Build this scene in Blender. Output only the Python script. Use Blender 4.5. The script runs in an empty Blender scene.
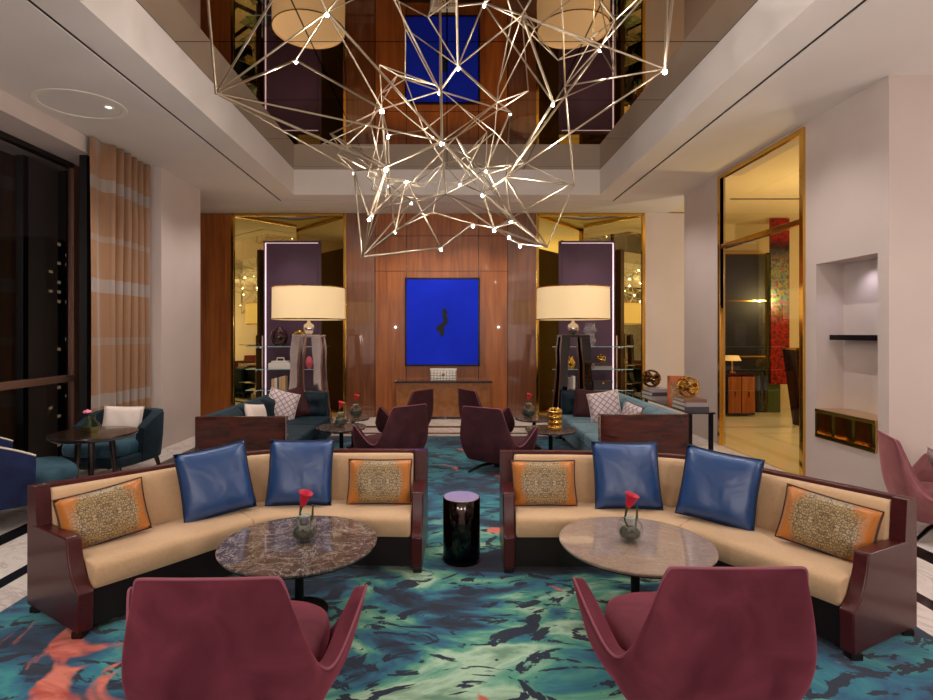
import bpy, bmesh, math, random
from mathutils import Vector, Matrix
PI = math.pi
random.seed(11)
scene = bpy.context.scene
COL = scene.collection
F, CX, CY, H = 545.0, 447.0, 333.0, 1.65


def at(px, py, Y):
    """point of the room seen at a pixel, at distance Y"""
    return Vector(((px - CX) * Y / F, Y, H - (py - CY) * Y / F))


# ------------------------------------------------------------------ materials
def lin(r, g, b):
    f = lambda c: (c / 255 / 12.92) if c / 255 <= 0.04045 else ((c / 255 + 0.055) / 1.055) ** 2.4
    return (f(r), f(g), f(b), 1.0)


class NT:
    def __init__(self, name):
        self.m = bpy.data.materials.new(name)
        self.m.use_nodes = True
        self.t = self.m.node_tree
        self.b = self.t.nodes['Principled BSDF']
        self.out = self.t.nodes['Material Output']

    def n(self, kind, **kw):
        nd = self.t.nodes.new(kind)
        for k, v in kw.items():
            if k.startswith('i_'):
                key = k[2:]
                nd.inputs[int(key) if key.isdigit() else key.replace('_', ' ')].default_value = v
            else:
                setattr(nd, k, v)
        return nd

    def l(self, a, ao, b, bi):
        self.t.links.new(a.outputs[ao], b.inputs[bi])

    def ramp(self, stops, interp='LINEAR'):
        nd = self.t.nodes.new('ShaderNodeValToRGB')
        cr = nd.color_ramp
        cr.interpolation = interp
        while len(cr.elements) < len(stops):
            cr.elements.new(0.5)
        for e, (p, c) in zip(cr.elements, stops):
            e.position = p
            e.color = c
        return nd

    def coords(self, scale=(1, 1, 1), kind='Object', rot=(0, 0, 0)):
        tc = self.n('ShaderNodeTexCoord')
        mp = self.n('ShaderNodeMapping')
        mp.inputs['Scale'].default_value = scale
        mp.inputs['Rotation'].default_value = rot
        self.l(tc, kind, mp, 'Vector')
        return mp

    def bump(self, node, out, strength=0.2, dist=0.01):
        bp = self.n('ShaderNodeBump')
        bp.inputs['Strength'].default_value = strength
        bp.inputs['Distance'].default_value = dist
        self.l(node, out, bp, 'Height')
        self.l(bp, 'Normal', self.b, 'Normal')


def pbr(name, col, rough=0.5, metal=0.0, coat=0.0, sheen=0.0, emit=None, estr=0.0, var=0.0, vscale=30, bump=0.0, spec=None, trans=0.0, ior=1.45):
    k = NT(name)
    b = k.b
    b.inputs['Base Color'].default_value = col
    b.inputs['Roughness'].default_value = rough
    b.inputs['Metallic'].default_value = metal
    b.inputs['Coat Weight'].default_value = coat
    b.inputs['Coat Roughness'].default_value = 0.06
    b.inputs['Sheen Weight'].default_value = sheen
    b.inputs['Transmission Weight'].default_value = trans
    b.inputs['IOR'].default_value = ior
    if spec is not None:
        b.inputs['Specular IOR Level'].default_value = spec
    if emit:
        b.inputs['Emission Color'].default_value = emit
        b.inputs['Emission Strength'].default_value = estr
    if var or bump:
        mp = k.coords()
        nz = k.n('ShaderNodeTexNoise', i_Scale=vscale, i_Detail=4.0)
        k.l(mp, 'Vector', nz, 'Vector')
        if var:
            lo = tuple(c * (1 - var) for c in col[:3]) + (1,)
            hi = tuple(min(1, c * (1 + var)) for c in col[:3]) + (1,)
            r = k.ramp([(0.3, lo), (0.7, hi)])
            k.l(nz, 'Fac', r, 'Fac')
            k.l(r, 'Color', b, 'Base Color')
        if bump:
            k.bump(nz, 'Fac', bump, 0.004)
    return k.m


def wood(name, dark, light, scale=(6, 6, 0.5), rough=0.3, coat=0.5):
    k = NT(name)
    mp = k.coords(scale)
    nz = k.n('ShaderNodeTexNoise', i_Scale=3.0, i_Detail=6.0, i_Distortion=0.6)
    k.l(mp, 'Vector', nz, 'Vector')
    r = k.ramp([(0.25, dark), (0.75, light)])
    k.l(nz, 'Fac', r, 'Fac')
    k.l(r, 'Color', k.b, 'Base Color')
    k.b.inputs['Roughness'].default_value = rough
    k.b.inputs['Coat Weight'].default_value = coat
    k.b.inputs['Coat Roughness'].default_value = 0.03
    return k.m


def lacquer(name, dark, light):
    m = wood(name, dark, light, (5, 5, 0.35), 0.3, 1.0)
    m.node_tree.nodes['Principled BSDF'].inputs['Coat IOR'].default_value = 1.9
    return m


def velvet(name, dark, light, sheen=0.6):
    k = NT(name)
    mp = k.coords((1, 1, 1))
    nz = k.n('ShaderNodeTexNoise', i_Scale=5.0, i_Detail=5.0, i_Distortion=0.8)
    k.l(mp, 'Vector', nz, 'Vector')
    r = k.ramp([(0.3, dark), (0.72, light)])
    k.l(nz, 'Fac', r, 'Fac')
    k.l(r, 'Color', k.b, 'Base Color')
    k.b.inputs['Roughness'].default_value = 0.75
    k.b.inputs['Specular IOR Level'].default_value = 0.25
    k.b.inputs['Sheen Weight'].default_value = sheen
    k.b.inputs['Sheen Roughness'].default_value = 0.4
    k.b.inputs['Sheen Tint'].default_value = tuple(min(1, c * 3) for c in light[:3]) + (1,)
    k.bump(nz, 'Fac', 0.15, 0.01)
    return k.m


def tinted_glass(name, tint, refl=0.12, blend=None):
    """thin pane: tinted see-through with a mirror reflection that grows at grazing angles"""
    k = NT(name)
    tr = k.n('ShaderNodeBsdfTransparent')
    tr.inputs['Color'].default_value = tint
    gl = k.n('ShaderNodeBsdfGlossy')
    gl.inputs['Roughness'].default_value = 0.0
    lw = k.n('ShaderNodeFresnel', i_IOR=1.55)
    mth = k.n('ShaderNodeMath', operation='MULTIPLY_ADD')
    mth.inputs[1].default_value = blend or 1.0
    mth.inputs[2].default_value = refl
    k.l(lw, 'Fac', mth, 0)
    geo = k.n('ShaderNodeNewGeometry')
    fro = k.n('ShaderNodeMath', operation='SUBTRACT')
    fro.inputs[0].default_value = 1.0
    k.l(geo, 'Backfacing', fro, 1)
    mul = k.n('ShaderNodeMath', operation='MULTIPLY', use_clamp=True)
    k.l(mth, 'Value', mul, 0)
    k.l(fro, 'Value', mul, 1)
    mx = k.n('ShaderNodeMixShader')
    k.l(mul, 'Value', mx, 'Fac')
    k.l(tr, 'BSDF', mx, 1)
    k.l(gl, 'BSDF', mx, 2)
    k.l(mx, 'Shader', k.out, 'Surface')
    return k.m


def rug_material():
    k = NT('rug_pile')
    tc = k.n('ShaderNodeTexCoord')
    # big flowing colour fields
    mp = k.n('ShaderNodeMapping')
    mp.inputs['Scale'].default_value = (0.62, 0.95, 1)
    mp.inputs['Rotation'].default_value = (0, 0, 0.25)
    mp.inputs['Location'].default_value = (3.1, 1.7, 0)
    k.l(tc, 'Object', mp, 'Vector')
    n1 = k.n('ShaderNodeTexNoise', i_Scale=1.5, i_Detail=7.0, i_Roughness=0.55, i_Distortion=1.6)
    k.l(mp, 'Vector', n1, 'Vector')
    NAVY, DEEP, BLUE = lin(14, 26, 44), lin(14, 50, 74), lin(34, 92, 120)
    TEAL, GREEN, PALE = lin(40, 116, 122), lin(84, 150, 124), lin(166, 196, 168)
    r1 = k.ramp([(0.0, NAVY), (0.37, NAVY), (0.42, DEEP), (0.47, BLUE), (0.505, TEAL), (0.55, GREEN), (0.62, PALE), (0.70, lin(104, 140, 112)), (0.8, TEAL)])
    k.l(n1, 'Fac', r1, 'Fac')
    # darker blue weave field used far down the rug
    r1b = k.ramp([(0.0, NAVY), (0.40, lin(10, 38, 62)), (0.46, lin(18, 78, 112)), (0.51, lin(24, 108, 130)), (0.56, lin(44, 136, 138)), (0.62, lin(26, 88, 122)), (0.8, DEEP)])
    k.l(n1, 'Fac', r1b, 'Fac')
    sep = k.n('ShaderNodeSeparateXYZ')
    k.l(tc, 'Object', sep, 'Vector')
    nzm = k.n('ShaderNodeTexNoise', i_Scale=0.9, i_Detail=4.0, i_Distortion=1.0)
    k.l(tc, 'Object', nzm, 'Vector')
    # distance from the green heart of the design
    dx = k.n('ShaderNodeMath', operation='SUBTRACT'); dx.inputs[1].default_value = 0.25
    k.l(sep, 'X', dx, 0)
    dy = k.n('ShaderNodeMath', operation='SUBTRACT'); dy.inputs[1].default_value = -1.35
    k.l(sep, 'Y', dy, 0)
    cv = k.n('ShaderNodeCombineXYZ')
    k.l(dx, 'Value', cv, 'X'); k.l(dy, 'Value', cv, 'Y')
    ln = k.n('ShaderNodeVectorMath', operation='LENGTH')
    k.l(cv, 'Vector', ln, 0)
    ad = k.n('ShaderNodeMath', operation='MULTIPLY_ADD'); ad.inputs[1].default_value = 1.6
    k.l(nzm, 'Fac', ad, 0); k.l(ln, 'Value', ad, 2)
    fr = k.ramp([(0.42, (0, 0, 0, 1)), (0.62, (1, 1, 1, 1))])
    dv = k.n('ShaderNodeMath', operation='DIVIDE'); dv.inputs[1].default_value = 4.6
    k.l(ad, 'Value', dv, 0); k.l(dv, 'Value', fr, 'Fac')
    mixA = k.n('ShaderNodeMix', data_type='RGBA')
    k.l(fr, 'Color', mixA, 'Factor'); k.l(r1, 'Color', mixA, 6); k.l(r1b, 'Color', mixA, 7)
    # navy brush marks
    mp2 = k.n('ShaderNodeMapping')
    mp2.inputs['Scale'].default_value = (1.5, 2.6, 1)
    mp2.inputs['Rotation'].default_value = (0, 0, -0.3)
    k.l(tc, 'Object', mp2, 'Vector')
    n2 = k.n('ShaderNodeTexNoise', i_Scale=1.7, i_Detail=6.0, i_Roughness=0.55, i_Distortion=2.6)
    k.l(mp2, 'Vector', n2, 'Vector')
    m2 = k.ramp([(0.545, (0, 0, 0, 1)), (0.565, (1, 1, 1, 1))])
    k.l(n2, 'Fac', m2, 'Fac')
    mixB = k.n('ShaderNodeMix', data_type='RGBA')
    k.l(m2, 'Color', mixB, 'Factor'); k.l(mixA, 2, mixB, 6); mixB.inputs[7].default_value = lin(13, 30, 52)
    # coral patches, mostly along the window edge
    mp3 = k.n('ShaderNodeMapping')
    mp3.inputs['Location'].default_value = (4.2, 7.7, 0)
    k.l(tc, 'Object', mp3, 'Vector')
    n3 = k.n('ShaderNodeTexNoise', i_Scale=1.25, i_Detail=4.0, i_Roughness=0.5, i_Distortion=1.3)
    k.l(mp3, 'Vector', n3, 'Vector')
    gx = k.n('ShaderNodeMapRange'); gx.inputs['From Min'].default_value = -2.3; gx.inputs['From Max'].default_value = -0.7
    gx.inputs['To Min'].default_value = 0.135; gx.inputs['To Max'].default_value = 0.0
    k.l(sep, 'X', gx, 'Value')
    gy = k.n('ShaderNodeMapRange'); gy.inputs['From Min'].default_value = -2.2; gy.inputs['From Max'].default_value = 0.2
    gy.inputs['To Min'].default_value = 1.0; gy.inputs['To Max'].default_value = 0.0
    k.l(sep, 'Y', gy, 'Value')
    gm = k.n('ShaderNodeMath', operation='MULTIPLY_ADD')
    k.l(gx, 'Result', gm, 0); k.l(gy, 'Result', gm, 1); k.l(n3, 'Fac', gm, 2)
    m3 = k.ramp([(0.655, (0, 0, 0, 1)), (0.68, (1, 1, 1, 1))])
    k.l(gm, 'Value', m3, 'Fac')
    cc = k.ramp([(0.3, lin(170, 48, 36)), (0.6, lin(214, 120, 100))])
    k.l(n2, 'Fac', cc, 'Fac')
    mixC = k.n('ShaderNodeMix', data_type='RGBA')
    k.l(m3, 'Color', mixC, 'Factor'); k.l(mixB, 2, mixC, 6); k.l(cc, 'Color', mixC, 7)
    k.l(mixC, 2, k.b, 'Base Color')
    k.b.inputs['Roughness'].default_value = 0.95
    k.b.inputs['Specular IOR Level'].default_value = 0.1
    k.b.inputs['Sheen Weight'].default_value = 0.25
    n4 = k.n('ShaderNodeTexNoise', i_Scale=160.0, i_Detail=2.0)
    k.l(tc, 'Object', n4, 'Vector')
    k.bump(n4, 'Fac', 0.35, 0.004)
    return k.m


def floor_material():
    """white marble with two inlaid black lines round the rug"""
    k = NT('marble_floor')
    tc = k.n('ShaderNodeTexCoord')
    sep = k.n('ShaderNodeSeparateXYZ')
    k.l(tc, 'Object', sep, 'Vector')
    ax = k.n('ShaderNodeMath', operation='ABSOLUTE'); k.l(sep, 'X', ax, 0)
    a = k.n('ShaderNodeMath', operation='SUBTRACT'); a.inputs[1].default_value = 2.62; k.l(ax, 'Value', a, 0)
    b = k.n('ShaderNodeMath', operation='SUBTRACT'); b.inputs[1].default_value = 8.65; k.l(sep, 'Y', b, 0)
    mxx = k.n('ShaderNodeMath', operation='MAXIMUM'); k.l(a, 'Value', mxx, 0); k.l(b, 'Value', mxx, 1)
    dv = k.n('ShaderNodeMath', operation='DIVIDE'); dv.inputs[1].default_value = 2.0; k.l(mxx, 'Value', dv, 0)
    W, K = (0, 0, 0, 1), (1, 1, 1, 1)
    st = k.ramp([(0.0, W), (0.13, K), (0.185, W), (0.42, K), (0.51, W)], 'CONSTANT')
    k.l(dv, 'Value', st, 'Fac')
    nz = k.n('ShaderNodeTexNoise', i_Scale=1.4, i_Detail=9.0, i_Roughness=0.65, i_Distortion=2.0)
    k.l(tc, 'Object', nz, 'Vector')
    mr = k.ramp([(0.35, lin(206, 194, 186)), (0.5, lin(220, 210, 202)), (0.56, lin(192, 178, 170)), (0.6, lin(220, 210, 204))])
    k.l(nz, 'Fac', mr, 'Fac')
    mx = k.n('ShaderNodeMix', data_type='RGBA')
    k.l(st, 'Color', mx, 'Factor'); k.l(mr, 'Color', mx, 6); mx.inputs[7].default_value = lin(24, 22, 22)
    k.l(mx, 2, k.b, 'Base Color')
    k.b.inputs['Roughness'].default_value = 0.12
    return k.m


def marble_top(name, base, vein, mid, vw=0.02):
    k = NT(name)
    mp = k.coords((1, 1, 1))
    n1 = k.n('ShaderNodeTexNoise', i_Scale=4.0, i_Detail=8.0, i_Roughness=0.62, i_Distortion=1.8)
    n2 = k.n('ShaderNodeTexNoise', i_Scale=9.0, i_Detail=7.0, i_Roughness=0.6, i_Distortion=0.8)
    k.l(mp, 'Vector', n1, 'Vector'); k.l(mp, 'Vector', n2, 'Vector')
    r1 = k.ramp([(0.30, base), (0.46, mid), (0.5 - vw, mid), (0.5, vein), (0.5 + vw, base), (0.62, mid), (0.7, base)])
    r2 = k.ramp([(0.38, base), (0.5 - vw * 0.7, mid), (0.5, vein), (0.5 + vw * 0.7, mid), (0.65, base)])
    k.l(n1, 'Fac', r1, 'Fac'); k.l(n2, 'Fac', r2, 'Fac')
    mx = k.n('ShaderNodeMix', data_type='RGBA'); mx.inputs['Factor'].default_value = 0.45
    k.l(r1, 'Color', mx, 6); k.l(r2, 'Color', mx, 7)
    k.l(mx, 2, k.b, 'Base Color')
    k.b.inputs['Roughness'].default_value = 0.07
    k.b.inputs['Coat Weight'].default_value = 0.6
    return k.m


def brocade():
    """orange silk with a pale lace medallion that fades out towards the ends"""
    k = NT('orange_brocade')
    tc = k.n('ShaderNodeTexCoord')
    sep = k.n('ShaderNodeSeparateXYZ'); k.l(tc, 'Object', sep, 'Vector')
    v = k.n('ShaderNodeTexVoronoi', feature='DISTANCE_TO_EDGE', i_Scale=62.0)
    ax = k.n('ShaderNodeMath', operation='ABSOLUTE'); k.l(sep, 'X', ax, 0)
    az = k.n('ShaderNodeMath', operation='ABSOLUTE'); k.l(sep, 'Z', az, 0)
    cv = k.n('ShaderNodeCombineXYZ'); k.l(ax, 'Value', cv, 'X'); k.l(az, 'Value', cv, 'Z')
    k.l(cv, 'Vector', v, 'Vector')
    wv = k.n('ShaderNodeTexWave', wave_type='RINGS', i_Scale=16.0, i_Distortion=5.0, i_Detail=3.0)
    k.l(cv, 'Vector', wv, 'Vector')
    lace = k.ramp([(0.0, lin(96, 78, 50)), (0.08, lin(130, 106, 68)), (0.16, lin(190, 164, 118)), (0.4, lin(160, 130, 84))])
    k.l(v, 'Distance', lace, 'Fac')
    m1 = k.n('ShaderNodeMix', data_type='RGBA', blend_type='MULTIPLY'); m1.inputs['Factor'].default_value = 0.28
    k.l(lace, 'Color', m1, 6); k.l(wv, 'Color', m1, 7)
    nz = k.n('ShaderNodeTexNoise', i_Scale=14.0, i_Detail=3.0); k.l(tc, 'Object', nz, 'Vector')
    d = k.n('ShaderNodeVectorMath', operation='MULTIPLY'); d.inputs[1].default_value = (1.0, 0, 0.85); k.l(tc, 'Object', d, 0)
    ln = k.n('ShaderNodeVectorMath', operation='LENGTH'); k.l(d, 'Vector', ln, 0)
    ad = k.n('ShaderNodeMath', operation='MULTIPLY_ADD'); ad.inputs[1].default_value = 0.1
    k.l(nz, 'Fac', ad, 0); k.l(ln, 'Value', ad, 2)
    mr = k.ramp([(0.2, (0, 0, 0, 1)), (0.25, (1, 1, 1, 1))]); k.l(ad, 'Value', mr, 'Fac')
    mx = k.n('ShaderNodeMix', data_type='RGBA')
    k.l(mr, 'Color', mx, 'Factor'); k.l(m1, 2, mx, 6); mx.inputs[7].default_value = lin(190, 112, 28)
    k.l(mx, 2, k.b, 'Base Color')
    k.b.inputs['Roughness'].default_value = 0.38
    k.b.inputs['Sheen Weight'].default_value = 0.2
    k.bump(v, 'Distance', 0.25, 0.004)
    return k.m


def satin(name, col):
    k = NT(name)
    k.b.inputs['Base Color'].default_value = col
    k.b.inputs['Roughness'].default_value = 0.40
    k.b.inputs['Specular IOR Level'].default_value = 0.9
    mp = k.coords((1, 1, 1))
    nz = k.n('ShaderNodeTexNoise', i_Scale=5.0, i_Detail=2.0, i_Distortion=0.6)
    k.l(mp, 'Vector', nz, 'Vector')
    k.bump(nz, 'Fac', 0.45, 0.03)
    return k.m


def plaid(name, base, line):
    k = NT(name)
    mp = k.coords((1, 1, 1), rot=(0, 0.78, 0))
    sep = k.n('ShaderNodeSeparateXYZ'); k.l(mp, 'Vector', sep, 'Vector')
    outs = []
    for ax in ('X', 'Z'):
        m = k.n('ShaderNodeMath', operation='MULTIPLY'); m.inputs[1].default_value = 16.0; k.l(sep, ax, m, 0)
        f = k.n('ShaderNodeMath', operation='FRACT'); k.l(m, 'Value', f, 0)
        g = k.n('ShaderNodeMath', operation='LESS_THAN'); g.inputs[1].default_value = 0.22; k.l(f, 'Value', g, 0)
        outs.append(g)
    mxm = k.n('ShaderNodeMath', operation='MAXIMUM'); k.l(outs[0], 'Value', mxm, 0); k.l(outs[1], 'Value', mxm, 1)
    mx = k.n('ShaderNodeMix', data_type='RGBA'); k.l(mxm, 'Value', mx, 'Factor')
    mx.inputs[6].default_value = base; mx.inputs[7].default_value = line
    k.l(mx, 2, k.b, 'Base Color')
    k.b.inputs['Roughness'].default_value = 0.8
    return k.m


def mirror_tiles(name, col, tile, rough=0.015):
    k = NT(name)
    tc = k.n('ShaderNodeTexCoord')
    br = k.n('ShaderNodeTexBrick', offset=0.0)
    br.inputs['Scale'].default_value = 1.0
    br.inputs['Brick Width'].default_value = tile
    br.inputs['Row Height'].default_value = tile
    br.inputs['Mortar Size'].default_value = 0.008
    br.inputs['Color1'].default_value = col
    br.inputs['Color2'].default_value = col
    br.inputs['Mortar'].default_value = (0.01, 0.008, 0.006, 1)
    k.l(tc, 'Object', br, 'Vector')
    k.l(br, 'Color', k.b, 'Base Color')
    k.b.inputs['Metallic'].default_value = 1.0
    k.b.inputs['Roughness'].default_value = rough
    return k.m


def curtain_material():
    k = NT('curtain_cloth')
    tc = k.n('ShaderNodeTexCoord')
    sep = k.n('ShaderNodeSeparateXYZ'); k.l(tc, 'Object', sep, 'Vector')
    st = k.ramp([(0.0, (0, 0, 0, 1)), (0.185, (1, 1, 1, 1)), (0.225, (0, 0, 0, 1)), (0.375, (0.5, 0.5, 0.5, 1)), (0.395, (0, 0, 0, 1)),
                 (0.535, (1, 1, 1, 1)), (0.575, (0, 0, 0, 1)), (0.69, (0.6, 0.6, 0.6, 1)), (0.71, (0, 0, 0, 1)), (0.845, (1, 1, 1, 1)), (0.885, (0, 0, 0, 1))], 'CONSTANT')
    dv = k.n('ShaderNodeMath', operation='DIVIDE'); dv.inputs[1].default_value = 4.0; k.l(sep, 'Z', dv, 0)
    k.l(dv, 'Value', st, 'Fac')
    mx = k.n('ShaderNodeMix', data_type='RGBA'); k.l(st, 'Color', mx, 'Factor')
    mx.inputs[6].default_value = lin(142, 102, 70); mx.inputs[7].default_value = lin(146, 130, 120)
    k.l(mx, 2, k.b, 'Base Color')
    k.b.inputs['Roughness'].default_value = 0.6
    k.b.inputs['Sheen Weight'].default_value = 0.3
    return k.m


def city_material():
    k = NT('tower_facade')
    tc = k.n('ShaderNodeTexCoord')
    br = k.n('ShaderNodeTexBrick', offset=0.0)
    br.inputs['Scale'].default_value = 1.0
    br.inputs['Brick Width'].default_value = 0.9
    br.inputs['Row Height'].default_value = 0.75
    br.inputs['Mortar Size'].default_value = 0.26
    br.inputs['Color1'].default_value = (0, 0, 0, 1)
    br.inputs['Color2'].default_value = (1, 1, 1, 1)
    br.inputs['Mortar'].default_value = (0, 0, 0, 1)
    mp = k.n('ShaderNodeMapping'); mp.inputs['Rotation'].default_value = (PI / 2, 0, PI / 2)
    sep = k.n('ShaderNodeSeparateXYZ'); k.l(tc, 'Object', sep, 'Vector')
    cb = k.n('ShaderNodeCombineXYZ'); k.l(sep, 'Y', cb, 'X'); k.l(sep, 'Z', cb, 'Y')
    k.l(cb, 'Vector', br, 'Vector')
    th = k.ramp([(0.0, (0, 0, 0, 1)), (0.86, (1.0, 0.72, 0.4, 1))], 'CONSTANT')
    k.l(br, 'Color', th, 'Fac')
    k.b.inputs['Base Color'].default_value = (0.01, 0.011, 0.015, 1)
    k.l(th, 'Color', k.b, 'Emission Color')
    k.b.inputs['Emission Strength'].default_value = 0.35
    return k.m


def glitter():
    k = NT('red_and_silver_beads')
    tc = k.n('ShaderNodeTexCoord')
    v = k.n('ShaderNodeTexVoronoi', i_Scale=26.0); k.l(tc, 'Object', v, 'Vector')
    sep = k.n('ShaderNodeSeparateXYZ'); k.l(tc, 'Object', sep, 'Vector')
    dv = k.n('ShaderNodeMath', operation='DIVIDE'); dv.inputs[1].default_value = 4.0; k.l(sep, 'Z', dv, 0)
    r = k.ramp([(0.0, lin(190, 30, 16)), (0.3, lin(190, 40, 20)), (0.42, lin(170, 165, 140)), (0.62, lin(160, 160, 140)), (0.7, lin(30, 20, 16)), (0.75, lin(170, 26, 20))])
    k.l(dv, 'Value', r, 'Fac')
    mx = k.n('ShaderNodeMix', data_type='RGBA', blend_type='MULTIPLY'); mx.inputs['Factor'].default_value = 0.9
    k.l(r, 'Color', mx, 6); k.l(v, 'Color', mx, 7)
    k.l(mx, 2, k.b, 'Base Color')
    k.b.inputs['Roughness'].default_value = 0.25
    k.b.inputs['Metallic'].default_value = 0.5
    return k.m


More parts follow.
